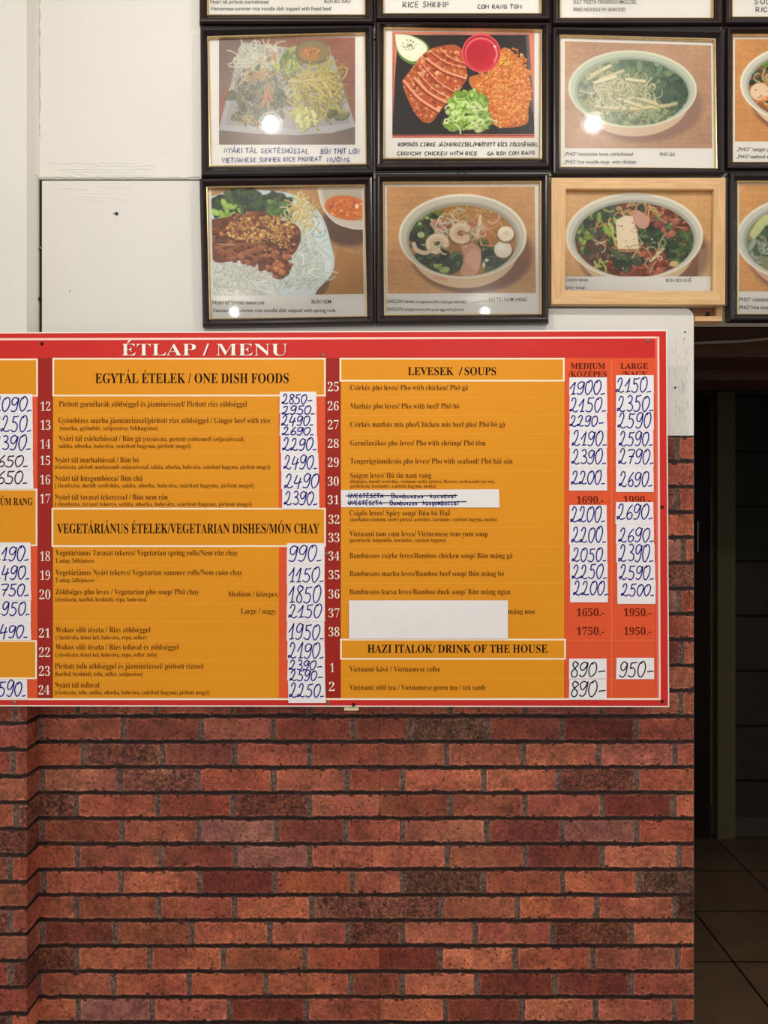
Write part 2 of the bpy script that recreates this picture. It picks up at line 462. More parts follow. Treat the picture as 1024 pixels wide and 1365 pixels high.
    def leaves(s, e, n, sz, cols):
        for _ in range(n):
            x, y = s.inell(e); t = s.g.uniform(0, 3.14); k = s.g.uniform(.5, 1.2) * sz; c = s.c(cols, 10)
            s.ell(x + .8, y + 1, k, k * .5, c * .45, t, .6, 1.2); s.ell(x, y, k, k * s.g.uniform(.35, .6), c, t, .95)
            s.line([(x - k * .8 * math.cos(t), y - k * .8 * math.sin(t)), (x + k * .8 * math.cos(t), y + k * .8 * math.sin(t))], .5, c * 1.35 + 12, .6)
            if s.g.random() < .3: s.ell(x + s.g.normal(0, k * .3), y + s.g.normal(0, k * .3), .7, .5, c + 90, 0, .7)

    def chunks(s, e, n, sz, cols, dark=.5):
        for _ in range(n):
            x, y = s.inell(e); k = s.g.uniform(.5, 1.2) * sz; m = s.g.integers(5, 8); t0 = s.g.uniform(0, 6); c = s.c(cols, 12)
            pts = [(x + k * s.g.uniform(.6, 1.1) * math.cos(t0 + 6.283 * i / m), y + .75 * k * s.g.uniform(.6, 1.1) * math.sin(t0 + 6.283 * i / m)) for i in range(m)]
            s.poly([(p[0] + .7, p[1] + .9) for p in pts], c * dark, .7); s.poly(pts, c, .95)
            s.ell(x - k * .2, y - k * .25, k * .4, k * .2, np.minimum(c * 1.25 + 10, 255), s.g.uniform(0, 3), .6, 1.5)

    def out(s):
        b = s.A[:s.H // 2 * 2, :s.W // 2 * 2]
        o = (b[::2, ::2] + b[1::2, ::2] + b[::2, 1::2] + b[1::2, 1::2]) / 4
        return np.clip((o - 120) * 1.1 + 118, 4, 252)


GRN = [(58, 84, 48), (44, 66, 40), (80, 108, 60), (36, 54, 36)]
LIT = [(150, 180, 80), (170, 200, 105), (120, 160, 60)]


def table(p, c, k=.06, seed=3):
    p.fill(c); p.shade(p.noise(60, seed), k * 1.5)
    n = np.random.default_rng(seed).random(400)[(p.Y * 1.3).astype(int) % 400]; p.shade(n, k * .5)
    p.shade(p.noise(3, seed + 1), k)


def bowl(p, cx, cy, rx, ry, rim, inner, broth, base, shadow, wall=.82, dy=4):
    p.ell(cx + rx * .14, cy + ry * .42, rx * .95, ry * .95, shadow, 0, .8, 6)
    p.ell(cx + 2, cy + ry * .24, rx * .86, ry * .99, base, 0, 1, 1.5)
    p.ell(cx, cy, rx, ry, rim); p.ell(cx, cy + .6, rx * .965, ry * .955, inner)
    p.ell(cx, cy + dy * .5, rx * (wall + .04), ry * (wall + .02), np.array(inner) * .8, 0, .8, 2)
    p.ell(cx, cy + dy, rx * wall, ry * wall, broth)
    p.clip = p.emask(cx, cy + dy, rx * wall, ry * wall)


def haze(p, c, k):
    p.A = p.A * (1 - k) + np.array(c, np.float32) * k


def pic_summer_pork():
    p = Paint(181, 141, 3, 21); table(p, (150, 92, 72), .08)
    p.poly([(0, 0), (60, 0), (0, 80)], (128, 100, 92)); p.poly([(0, 122), (181, 118), (181, 141), (0, 141)], (120, 100, 92))
    p.poly([(30, 4), (146, 20), (152, 26), (181, 117), (150, 125), (100, 128), (50, 126), (0, 121), (2, 112)], (176, 176, 180))
    p.poly([(34, 8), (142, 23), (174, 113), (100, 120), (8, 114)], (158, 156, 158)); p.shade(p.noise(20, 5), .06)
    p.leaves((52, 82, 40, 32), 120, 7, [(92, 96, 70), (74, 82, 62), (110, 106, 78)])
    p.noodles((52, 28, 30, 20), 150, 20, 1.6, [(206, 206, 186), (190, 192, 170), (220, 216, 196)], .9)
    p.leaves((95, 28, 16, 14), 25, 6, [(120, 140, 80), (160, 172, 100)])
    p.ell(125, 20, 24, 17, (120, 106, 74)); p.ell(125, 18, 21, 14, (146, 128, 88)); p.ell(122, 21, 14, 9, (188, 128, 66)); p.chunks((122, 21, 12, 7), 14, 3, [(206, 132, 60), (190, 150, 80)])
    p.line([(146, 12), (148, 24), (140, 33), (126, 37), (112, 34)], .9, (215, 195, 140))
    p.leaves((90, 38, 14, 11), 20, 7, [(180, 188, 110), (160, 172, 96)])
    p.noodles((66, 24, 12, 4), 7, 8, 1.8, [(206, 150, 104)], .2); p.noodles((52, 70, 34, 34), 50, 14, .8, [(170, 170, 130), (196, 190, 150), (140, 120, 90)], .4); p.leaves((60, 62, 40, 40), 40, 4, [(92, 100, 76), (128, 134, 96)])
    p.noodles((52, 48, 20, 5), 16, 12, 1.6, [(204, 150, 86), (190, 134, 80)], .3, dirn=.3); p.noodles((66, 66, 6, 12), 8, 24, 1.5, [(210, 130, 80)], .1, dirn=1.5)
    p.noodles((128, 72, 36, 34), 190, 22, 1.8, [(196, 186, 92), (172, 158, 78), (206, 192, 118), (150, 130, 70)], .3)
    p.noodles((112, 54, 26, 6), 8, 30, 3, [(200, 184, 108)], .1, dirn=.2); p.leaves((115, 108, 14, 14), 24, 6, [(190, 192, 110), (206, 206, 140)])
    p.noodles((35, 106, 18, 8), 16, 10, 1.4, [(206, 150, 80), (190, 180, 120)], .3); p.leaves((158, 100, 14, 5), 6, 7, [(110, 120, 70)])
    haze(p, (176, 174, 160), .2)
    return p


def pic_chicken():
    p = Paint(190, 143, 3, 22); p.fill((204, 132, 108)); p.poly([(8, 5), (182, 3), (186, 60), (190, 137), (0, 138), (4, 60)], (38, 34, 36)); p.shade(p.noise(30, 4), .12)
    p.poly([(178, 4), (182, 4), (189, 100), (186, 110)], (120, 110, 112), .8); p.line([(0, 139), (190, 139)], 1.4, (150, 50, 60)); p.line([(3, 4), (0, 137)], 1.2, (170, 90, 80))
    p.poly([(4, 4), (22, 4), (42, 12), (50, 24), (42, 38), (28, 44), (12, 36), (5, 20)], (110, 140, 60), 1, True)
    p.poly([(4, 4), (22, 5), (40, 13), (47, 23), (39, 35), (27, 40), (13, 33), (6, 20)], (226, 230, 208), 1, True); p.chunks((22, 18, 10, 7), 26, 1.6, [(190, 190, 140), (120, 120, 80), (236, 236, 214)])
    B = [(13, 67), (27, 48), (36, 36), (50, 24), (70, 18), (86, 18), (96, 28), (99, 48), (100, 62), (90, 78), (78, 90), (66, 104), (54, 120), (42, 121), (30, 108), (20, 88)]
    p.poly([(x + 2, y + 2) for x, y in B], (30, 20, 18), .8, True); p.poly(B, (184, 96, 54), 1, True)
    w = p.win(0, 190, 0, 143); p.clip = p.pmask(crom(B + [B[0]], 6), w)
    p.chunks((56, 68, 46, 54), 260, 4, [(194, 112, 66), (180, 92, 52), (208, 138, 92), (158, 72, 42), (216, 158, 112)], .8); p.chunks((56, 68, 46, 54), 120, 1.6, [(236, 190, 150), (150, 60, 30)])
    for (a, b, c, d, k) in ((16, 66, 62, 106, 3.2), (30, 62, 76, 96, 3.2), (42, 45, 90, 84, 1.4), (34, 54, 80, 90, 1.2), (46, 36, 98, 62, 2.6), (54, 28, 99, 48, 1.4), (64, 22, 100, 42, 1.2)):
        m = ((a + c) / 2 - 3, (b + d) / 2 + 3); L = crom([(a, b), m, (c, d)], 6)
        p.line([(x - 1, y + 2.5) for x, y in L], k, (130, 50, 30), .7); p.line(L, k, (240, 176, 142), .95)
    p.clip = None
    p.poly([(128, 56), (140, 40), (146, 22), (156, 22), (168, 34), (178, 52), (186, 76), (182, 104), (180, 122), (160, 128), (138, 126), (130, 108), (124, 88), (106, 74), (104, 60)], (200, 122, 56), 1, True)
    p.chunks((148, 78, 36, 50), 900, 2.4, [(212, 134, 66), (220, 150, 84), (200, 116, 56), (228, 168, 104), (202, 106, 58)], .82); p.chunks((160, 74, 26, 54), 400, 2.4, [(212, 136, 66), (204, 120, 60), (226, 164, 98)], .82)
    p.chunks((152, 40, 9, 6), 20, 3, [(230, 170, 60)])
    p.leaves((104, 104, 26, 26), 90, 8, LIT + [(196, 216, 140)]); p.leaves((120, 112, 10, 26), 16, 10, [(140, 176, 90), (196, 210, 150)]); p.leaves((84, 122, 20, 8), 20, 6, LIT)
    p.noodles((100, 112, 28, 20), 22, 14, 2.2, [(206, 222, 150), (220, 230, 180)], .4)
    p.ell(119, 28, 26, 26, (226, 96, 104)); p.ell(119, 28, 24, 24, (170, 40, 54)); p.ell(119, 29, 22, 22, (232, 120, 124)); p.ell(119, 30, 20.5, 20.5, (196, 34, 58)); p.ell(117, 28, 15, 14, (178, 26, 50), 0, .6, 8)
    p.line([(137, 20), (140, 30), (136, 40)], 1.4, (246, 160, 160)); p.ell(137, 19, 2, 1.5, (255, 230, 220))
    return p


def pic_pho_chicken():
    p = Paint(195, 142, 3, 23); table(p, (186, 144, 114), .07)
    bowl(p, 90, 62, 85, 52, (226, 226, 206), (196, 204, 186), (150, 158, 118), (214, 186, 160), (146, 104, 92), .86, 5)
    p.leaves((90, 60, 70, 40), 130, 6, [(140, 150, 110), (160, 164, 124), (110, 130, 96)]); p.leaves((110, 36, 42, 16), 70, 9, [(92, 122, 92), (70, 104, 76), (120, 144, 100)])
    p.leaves((142, 66, 24, 22), 70, 9, [(52, 86, 58), (64, 100, 70), (40, 70, 52)]); p.leaves((30, 60, 14, 16), 22, 6, [(110, 130, 96)])
    p.noodles((78, 72, 46, 24), 150, 18, 1.5, [(196, 192, 148), (180, 176, 130), (214, 206, 168)], .6)
    for x, y, t, l in ((48, 38, -.5, 14), (62, 44, -.4, 17), (54, 50, -.3, 14), (40, 44, -.6, 10), (94, 50, .1, 12), (70, 88, .08, 28), (112, 86, -.1, 26), (134, 84, -.25, 14), (86, 80, .3, 15), (110, 78, .3, 13)):
        dx, dy = math.cos(t) * l, math.sin(t) * l
        p.line([(x - dx, y - dy + 1.6), (x + dx, y + dy + 1.6)], 4.5, (130, 124, 80), .6); p.line([(x - dx, y - dy), (x + dx, y + dy)], 4, p.c([(226, 214, 176), (214, 200, 156), (232, 224, 192)], 5), .95)
    p.leaves((100, 100, 56, 10), 36, 5, [(96, 120, 84), (130, 150, 100)]); p.chunks((95, 90, 60, 20), 26, 2.5, [(110, 130, 80), (196, 190, 150)])
    p.line([(150, 28), (166, 44), (173, 58)], 2, (176, 196, 90), .7); p.clip = None
    haze(p, (178, 182, 158), .14)
    return p


def pic_spring_roll_noodles():
    p = Paint(201, 140, 3, 24); table(p, (182, 142, 94), .07)
    p.poly([(140, 139), (160, 108), (166, 80), (201, 90), (201, 139)], (178, 132, 76)); p.ell(178, 52, 36, 24, (92, 64, 52), .2, .85, 8); p.poly([(128, 140), (152, 112), (160, 96), (154, 130), (146, 140)], (104, 72, 54), .7)
    PL = [(-6, 12), (30, 2), (70, 2), (110, 8), (136, 24), (150, 44), (158, 74), (162, 98), (156, 116), (140, 132), (126, 146), (60, 150), (-8, 146)]
    p.poly(PL, (206, 220, 222), 1, True); p.poly([(x * .97 + 1, y * .97 + 3) for x, y in PL], (214, 226, 226), 1, True); p.shade(p.noise(40, 9), .04)
    p.line(crom([(112, 14), (132, 30), (142, 46), (132, 60), (146, 64), (152, 54)]), .8, (120, 140, 150)); p.line(crom([(130, 36), (146, 40), (150, 56), (138, 52)]), .6, (196, 150, 150)); p.chunks((136, 52, 10, 12), 10, 2, [(220, 180, 176), (170, 186, 200)])
    p.leaves((52, 22, 54, 18), 110, 9, GRN + [(70, 100, 50)]); p.leaves((20, 28, 22, 10), 14, 7, LIT); p.leaves((88, 28, 16, 12), 24, 8, [(96, 130, 60), (60, 90, 44)])
    p.noodles((118, 36, 16, 24), 90, 16, 1.6, [(226, 216, 176), (206, 196, 150), (214, 190, 120)], .5)
    p.ell(34, 116, 46, 26, (196, 198, 190), 0, .8, 8); p.ell(120, 100, 28, 34, (200, 206, 198), 0, .6, 8)
    p.noodles((34, 116, 46, 26), 260, 26, 1.5, [(222, 224, 216), (204, 206, 198), (234, 234, 228)], .4, dirn=.5); p.noodles((120, 100, 28, 34), 220, 22, 1.5, [(218, 224, 214), (200, 208, 198), (230, 234, 226)], .7)
    p.poly([(0, 40), (40, 34), (58, 30), (76, 38), (112, 48), (118, 66), (110, 84), (98, 94), (96, 116), (84, 118), (80, 104), (62, 108), (58, 92), (30, 94), (0, 92)], (128, 74, 46), 1, True)
    p.chunks((56, 66, 56, 34), 330, 6, [(150, 88, 52), (128, 68, 40), (170, 104, 64), (106, 56, 36)], .6); p.chunks((88, 98, 16, 16), 50, 6, [(160, 92, 52), (180, 116, 70), (140, 76, 44)]); p.chunks((90, 108, 8, 8), 12, 5, [(206, 140, 84)])
    p.chunks((66, 54, 46, 18), 220, 3.2, [(206, 164, 96), (222, 184, 120), (190, 144, 78), (170, 112, 62)], .6); p.chunks((86, 72, 24, 14), 50, 2.6, [(90, 50, 36), (206, 160, 100)])
    p.noodles((30, 80, 28, 10), 10, 22, 3, [(170, 110, 66)], .1, dirn=.1); p.line([(6, 72), (30, 73)], 1, (230, 220, 206), .7)
    p.poly([(142, 0), (201, 0), (201, 54), (186, 54), (164, 46), (148, 28), (143, 12)], (206, 200, 186), 1, False); p.poly([(146, 0), (201, 0), (201, 44), (180, 42), (160, 32), (150, 16)], (186, 178, 160), 1)
    p.ell(180, 26, 30, 16, (206, 120, 56), .15); p.chunks((180, 27, 26, 12), 70, 3.5, [(212, 124, 58), (226, 148, 80), (196, 104, 44)], .85); p.ell(193, 24, 2, 3, (255, 240, 220)); p.line(crom([(142, 2), (148, 26), (164, 45), (186, 53), (201, 54)]), 1.4, (232, 226, 214))
    return p


def pic_saigon():
    p = Paint(200, 142, 3, 25); table(p, (198, 154, 104), .06)
    bowl(p, 102, 66, 86, 56, (236, 230, 214), (204, 200, 182), (176, 132, 72), (222, 196, 160), (120, 82, 58), .84, 6)
    p.line([(58, 118), (72, 124)], 4, (206, 96, 80), .0)
    p.noodles((110, 42, 46, 14), 60, 26, 1.5, [(206, 160, 90), (190, 140, 74), (220, 176, 110)], .3, dirn=.4); p.leaves((60, 34, 20, 10), 14, 6, [(150, 160, 80), (120, 136, 60)])
    p.leaves((54, 60, 24, 22), 60, 8, GRN); p.leaves((64, 100, 34, 16), 90, 9, GRN); p.leaves((146, 96, 22, 16), 60, 7, GRN); p.leaves((126, 76, 8, 8), 10, 6, GRN); p.chunks((50, 44, 10, 8), 6, 4, [(170, 180, 100)])
    for q in (0, 1): p.chunks((72, 52, 12, 8), 12, 6, [(222, 150, 130), (206, 130, 110)])
    p.poly([(96, 76), (112, 74), (126, 84), (124, 110), (112, 120), (98, 114), (104, 94)], (212, 162, 138), 1, True); p.poly([(104, 96), (116, 82), (126, 92), (120, 112)], (226, 184, 160), .9, True)
    p.noodles((122, 50, 20, 12), 14, 20, 3, [(214, 150, 120), (226, 180, 150)], .2, dirn=.8); p.line(crom([(126, 40), (124, 54), (121, 68)]), 4.5, (232, 224, 180)); p.line([(136, 60), (140, 78)], 5, (206, 130, 70)); p.line([(126, 78), (160, 80)], 1.5, (226, 160, 110)); p.line([(124, 62), (150, 52)], 1.5, (232, 170, 130))
    p.noodles((92, 62, 26, 22), 26, 24, 2.2, [(226, 220, 196), (210, 200, 170)], .6)
    for cx, cy, t0 in ((68, 76, .4), (100, 62, -.4)):
        p.line([(cx + 12 * math.cos(t), cy + 10 * math.sin(t) + 2) for t in np.linspace(t0 + 1.3, t0 + 5.9, 14)], 11, (150, 100, 60), .6)
        p.line([(cx + 11 * math.cos(t), cy + 9 * math.sin(t)) for t in np.linspace(t0 + 1.3, t0 + 5.9, 14)], 10, (238, 216, 186)); p.line([(cx + 13.5 * math.cos(t), cy + 11.5 * math.sin(t)) for t in np.linspace(t0 + 1.6, t0 + 5.6, 14)], 2.5, (250, 236, 214), .8); p.line([(cx + 8 * math.cos(t), cy + 6.5 * math.sin(t)) for t in np.linspace(t0 + 1.6, t0 + 5.6, 14)], 1.5, (222, 180, 140), .7)
        for t in np.linspace(t0 + 1.2, t0 + 5.8, 7): p.line([(cx + 6 * math.cos(t), cy + 5 * math.sin(t)), (cx + 16 * math.cos(t), cy + 13 * math.sin(t))], .8, (220, 176, 140), .3)
    p.line(crom([(36, 76), (40, 84), (52, 88), (62, 82)]), 6, (222, 206, 176)); p.ell(46, 64, 5, 4, (190, 200, 140))
    for cx, cy, r in ((156, 84, 12), (160, 63, 11)):
        p.ell(cx + 1, cy + 2, r + 1, r, (130, 90, 50), 0, .7, 2); p.ell(cx, cy, r, r * .92, (236, 226, 204)); p.ell(cx - 3, cy - 3, r * .5, r * .4, (250, 246, 234), 0, .8, 4)
    p.ell(160, 62, 4, 3, (220, 200, 160), 0, .8, 2); p.leaves((72, 108, 10, 6), 3, 6, [(176, 190, 110)]); p.ell(134, 98, 3, 2, (240, 240, 230)); p.ell(130, 104, 2, 4, (235, 230, 215)); p.clip = None
    p.line(crom([(64, 120), (72, 122), (80, 123)]), 3.5, (206, 120, 100), .45, 3)
    return p


def pic_bun_bo_hue():
    p = Paint(196, 136, 3, 26); table(p, (206, 166, 114), .06)
    bowl(p, 92, 61, 91, 58, (232, 226, 208), (206, 204, 190), (112, 62, 36), (206, 186, 150), (120, 80, 70), .86, 5)
    p.leaves((92, 62, 74, 46), 130, 7, GRN + [(84, 60, 40), (110, 64, 44)]); p.chunks((120, 44, 44, 22), 60, 7, [(140, 66, 44), (110, 48, 34), (166, 96, 70)]); p.chunks((104, 98, 46, 18), 90, 7, [(150, 70, 48), (124, 52, 36), (176, 100, 72)])
    p.leaves((52, 46, 30, 24), 60, 9, GRN + LIT[:1]); p.leaves((36, 80, 24, 20), 30, 7, [(90, 60, 50), (120, 86, 70), (60, 70, 44)]); p.noodles((95, 66, 60, 40), 40, 18, 1.6, [(196, 170, 120), (220, 200, 160), (206, 150, 90)], .4)
    p.leaves((122, 58, 22, 14), 40, 9, GRN); p.leaves((152, 76, 16, 22), 46, 8, [(70, 98, 52), (92, 120, 66), (50, 76, 44)]); p.leaves((80, 92, 16, 12), 26, 8, GRN)
    p.poly([(84, 30), (96, 26), (112, 38), (108, 50), (96, 48)], (206, 160, 140), 1, True); p.chunks((140, 50, 24, 12), 16, 6, [(176, 110, 90), (150, 80, 60)]); p.noodles((100, 26, 40, 8), 20, 14, 2, [(190, 180, 110), (206, 160, 100)], .4)
    p.poly([(68, 44), (68, 38), (82, 32), (91, 36), (96, 58), (100, 80), (92, 84), (70, 82)], (90, 46, 28), .9); p.poly([(67, 40), (80, 33), (90, 35), (96, 58), (99, 78), (70, 78)], (228, 214, 186)); p.poly([(70, 78), (99, 78), (99, 82), (71, 82)], (176, 130, 90))
    p.chunks((82, 56, 12, 18), 10, 1.2, [(176, 110, 70), (200, 170, 130)])
    p.line([(114, 94), (130, 78)], 4, (226, 206, 160)); p.line([(62, 56), (68, 74)], 3, (206, 180, 90)); p.noodles((46, 100, 8, 10), 8, 12, 2.5, [(190, 186, 100)], .3, dirn=1.3); p.leaves((24, 64, 8, 16), 10, 6, [(140, 160, 70), (90, 120, 60)])
    p.ell(145, 98, 6, 4, (206, 190, 130)); p.noodles((120, 74, 20, 10), 8, 24, 1.4, [(190, 180, 140)], .5); p.chunks((90, 70, 70, 40), 40, 1.6, [(206, 90, 50), (230, 190, 140)]); p.clip = None
    p.poly([(178, 80), (196, 72), (196, 116), (176, 116)], (190, 176, 150), .35)
    return p


def pic_seafood_pho():
    p = Paint(195, 142, 3, 27); table(p, (202, 150, 94), .06)
    bowl(p, 92, 62, 85, 55, (236, 232, 216), (208, 208, 196), (150, 104, 60), (220, 200, 168), (112, 74, 58), .86, 4)
    p.leaves((92, 62, 70, 44), 150, 6, GRN + [(130, 110, 76), (110, 90, 66)]); p.noodles((92, 62, 60, 38), 80, 20, 1.7, [(206, 190, 150), (190, 160, 110)], .5); p.leaves((70, 30, 40, 12), 24, 6, LIT)
    p.noodles((46, 60, 14, 10), 3, 22, 3, [(216, 200, 90)], .15, dirn=.9)
    p.ell(34, 74, 14, 14, (206, 130, 70)); p.ell(33, 73, 12.5, 12, (230, 206, 176)); p.chunks((33, 73, 9, 9), 8, 1.6, [(216, 190, 156), (196, 180, 160)]); p.chunks((60, 86, 24, 10), 24, 6, [(222, 130, 70), (236, 160, 110)]); p.chunks((120, 66, 30, 26), 24, 9, [(236, 206, 180), (222, 150, 100)])
    p.clip = None
    return p


def pic_beef_pho():
    p = Paint(195, 142, 3, 28); table(p, (206, 154, 96), .06)
    bowl(p, 92, 72, 96, 58, (230, 226, 210), (200, 202, 192), (140, 140, 100), (214, 170, 140), (116, 84, 82), .86, 4)
    p.leaves((92, 76, 76, 44), 170, 8, [(110, 136, 96), (84, 112, 78), (130, 150, 110)] + GRN[:1]); p.noodles((92, 76, 66, 38), 60, 22, 2.2, [(206, 206, 176), (190, 186, 150)], .4); p.leaves((20, 90, 14, 16), 16, 8, [(150, 160, 146)])
    p.poly([(14, 66), (24, 50), (36, 40), (42, 44), (30, 62), (20, 72)], (206, 210, 150), .9, True); p.chunks((100, 80, 40, 24), 30, 8, [(150, 110, 90), (170, 130, 110)]); p.clip = None
    haze(p, (190, 190, 170), .08)
    return p


def pic_any(seed, c1, c2):
    p = Paint(195, 142, 1.5, seed); table(p, (190, 146, 100), .06); bowl(p, 95, 66, 84, 54, (232, 228, 212), (206, 204, 190), c1, (214, 190, 160), (116, 84, 70), .86, 4)
    p.chunks((95, 66, 66, 40), 90, 8, [c2, c1]); p.leaves((95, 60, 60, 36), 50, 8, GRN); p.clip = None
    return p


# ------------------------------------------------------------------ shared materials
M_WALL = mat('white_plaster', (221, 219, 212), .75, .03, 3.0, .25, 60, .25)
M_WALL2 = mat('grey_board_shadow', (206, 205, 202), .8, .06, 30, .3, 150, .2)  # tone for a painted shadow of the menu board, unused
M_PANEL = mat('white_board_paint', (220, 218, 213), .7, .025, 4.0, .15, 120, .25)
M_DARKGAP = mat('dark_gap', (40, 36, 28), .9, .1, 20)
M_CEIL = mat('ceiling_paint', (226, 222, 214), .8, .02, 4.0)
M_FLOORBACK = None
M_RED = mat('board_red', (206, 44, 38), .38, .03, 6, spec=.2)
M_REDDK = mat('board_dark_red', (158, 34, 24), .4, .03, 6, spec=.2)
M_OR = mat('board_orange', (229, 150, 24), .38, .025, 5, spec=.2)
M_CORAL = mat('board_coral', (228, 88, 46), .38, .03, 6, spec=.2)
M_CORLN = mat('board_coral_line', (238, 128, 84), .4, .02, 6)
M_CREAM = mat('board_cream', (255, 240, 214), .4, .02, 6)
M_PINK = mat('board_pink_line', (255, 214, 200), .4, .02, 6)
M_INK = mat('print_black', (26, 13, 9), .6, .05, 30, spec=.08)
M_INKBR = mat('print_brown', (84, 46, 14), .6, .05, 30, spec=.08)
M_INKCOR = mat('print_brown_coral', (92, 30, 18), .6, .05, 30, spec=.08)
M_WHITE = mat('print_white', (255, 246, 232), .45, .02, 30)
M_EDGE = mat('board_edge_white', (246, 238, 230), .5, .02, 30)
M_PAPER = mat('white_paper', (240, 238, 242), .7, .025, 90, .15, 220, .2)
M_PAPER2 = mat('grey_white_paper', (236, 234, 234), .7, .03, 25, .3, 60, .2)
M_PEN = mat('navy_marker', (24, 26, 136), .6, .12, 300, spec=.1)
M_PENDK = mat('black_marker', (24, 22, 44), .6, .1, 300, spec=.1)
M_PENBL = mat('blue_marker', (44, 52, 130), .6, .1, 300, spec=.1)
M_PENBK = mat('black_pen', (44, 40, 44), .6, .1, 300, spec=.1)
M_TYPE = mat('caption_black', (34, 31, 32), .6, .05, 300, spec=.1)
M_FRAME = mat('dark_mahogany_lacquer', (34, 22, 23), .26, .25, 12, 0, 100, .5)
M_FRAMEB = mat('black_brown_lacquer', (30, 25, 29), .24, .2, 12, 0, 100, .5)
M_GILT = mat('gilt', (214, 190, 140), .3, .12, 80, 0, 100, .5, .75)
M_SHEET = mat('print_paper', (236, 233, 226), .55, .015, 20)
M_PINEH = mat('pine_grain_across', (206, 166, 116), .5, .1, 16, .05, 60, .3, 0, (1.2, 8, 14), (216, 178, 130))
M_PINEV = mat('pine_grain_along', (202, 162, 112), .5, .1, 16, .05, 60, .3, 0, (14, 8, 1.2), (212, 174, 126))
M_METAL = mat('screw_metal', (150, 140, 120), .35, .1, 200, 0, 100, .5, .9)
M_BLACKM = mat('screw_dark', (50, 40, 36), .4, .1, 200, 0, 100, .5, .8)
M_GLASS = glass_mat()
M_PHOTO = attr_mat('printed_photo', .5, .05, 500)
M_BRICK = attr_mat('brick_wallpaper_print', .62, .22, 420, .35, .25)

# ------------------------------------------------------------------ the setting
K = D / F
XO = P(925, 0)[0]                      # end of the wall at the doorway
XI = P(51.5, 0)[0]                     # inner corner with the pillar
PD = 0.048                             # how far the pillar stands out
UY = -0.0012                           # face of the upper plaster
zled = P(0, 239)[2]

b = MB()
# upper plaster, with the ledge where the lower board starts
b.box(XI, 2.4, UY, 0.16, P(0, 405)[2], CEIL, M_WALL) if False else None
b.prism([(XI, zled), (P(700, 0)[0], zled), (P(700, 0)[0], P(0, 408)[2]), (2.6, P(0, 408)[2]), (2.6, CEIL), (XI, CEIL)], UY, 0.16, M_WALL)
# rough plaster ridges along the ledge and the cracked corner
rr = random.Random(3)
pts = [(P(48 + i * 5.6, 0)[0], -0.0018, P(0, 236.5 + rr.uniform(-.8, .8))[2]) for i in range(40)]
b.tube(pts, 0.0022, M_WALL, 6)
pts = [(P(47 + rr.uniform(-.8, .8), 0)[0], -0.001, P(0, -30 + i * 11)[2]) for i in range(25)]
b.tube(pts, 0.0035, M_WALL, 6)
for k in range(5):
    y0 = 218 + k * 4; x0 = 60 + rr.uniform(0, 60)
    pts = [(P(x0 + i * 9, 0)[0], -0.0011, P(0, y0 + rr.uniform(-1.4, 1.4))[2]) for i in range(int(rr.uniform(6, 16)))]
    b.tube(pts, 0.0009, M_WALL, 5)
fl = [(XI, -.015), (P(52.5, 0)[0], -.006), (P(53.2, 0)[0], -.001)]
for i in range(2): b.poly([(fl[i][0], fl[i][1], P(0, 236)[2]), (fl[i + 1][0], fl[i + 1][1], P(0, 236)[2]), (fl[i + 1][0], fl[i + 1][1], CEIL), (fl[i][0], fl[i][1], CEIL)], M_WALL)
b.poly([(fl[0][0], -.015, P(0, 236)[2]), (fl[0][0], 0, P(0, 236)[2]), (fl[2][0], -.001, P(0, 236)[2]), (fl[1][0], -.006, P(0, 236)[2])], M_WALL)
# hairline crack beside the corner
ck = [(53 + rr.uniform(-.7, .7), -6 + i * 7) for i in range(28)]
ribbon(b, ck, .55, UY - .0001, M_DARKGAP)
wall = tag(b.build('wall_back'), 'white plastered wall behind the framed dish photos', kind='structure')

b = MB()
c0 = [(925 - 12 + 12 * math.sin(t), 411 + 12 - 12 * math.cos(t)) for t in np.linspace(0, math.pi / 2, 7)]
ol = [(56, 241)] + [(699, 241), (699, 411)] + c0 + [(925, 1790), (56, 1790)]
ol = [(P(x, y)[0], P(x, y)[2]) for x, y in ol]
ol = [(x, max(z, 0.0)) for x, z in ol][::-1]
b.prism(ol, 0.0, 0.16, M_PANEL)
# rough repaired plaster under the ledge, undrawn outline of the menu board's painted shadow by its right edge, chips and the drilled hole
for k in range(9):
    x0 = 62 + k * 6 + rr.uniform(0, 20); y0 = 246 + rr.uniform(0, 22)
    pts = [(P(x0 + i * 6, 0)[0], 0.0004, P(0, y0 + i * .4 + rr.uniform(-1.2, 1.2))[2]) for i in range(int(rr.uniform(4, 14)))]
    b.tube(pts, 0.0009, M_PANEL, 5)
gp = [(893.5, 494), (912, 496), (909.5, 530), (911.5, 560), (909, 581), (893.5, 581)]
for k in range(60):
    x = rr.uniform(897, 921); y = rr.uniform(450, 578)
    b.tube([P(x, y, -.0002), P(x + rr.uniform(-2, 2), y + rr.uniform(3, 9), -.0002)], .0007, M_PANEL, 5)
for x, y, r in ((913.7, 442.5, 1.3), (912.5, 451, .7), (900.5, 516.5, 1.5), (155.5, 284.5, 2.4), (152, 284.5, .9), (914, 478, .7), (913.5, 556, .7), (93, 388, .9), (220, 205, .5)):
    n = 9; q = [P(x + r * rr.uniform(.7, 1.1) * math.cos(6.283 * i / n), y + r * rr.uniform(.7, 1.1) * math.sin(6.283 * i / n), -0.0017) for i in range(n)]
    b.poly(q, M_DARKGAP)
panel = b.build('wall_board', wall)
# dark fill that paints in the shade of the slot between board and pillar
b = MB(); b.box(XI, P(56, 0)[0], 0.003, 0.16, 0, zled - .001, M_DARKGAP)
b.tube([P(55, 330, .0), P(52.5, 331, .0)], .003, M_METAL, 6); b.tube([P(55, 398, .0), P(52.5, 399, .0)], .0035, M_BLACKM, 6)
b.build('gap_shade_fill', wall)

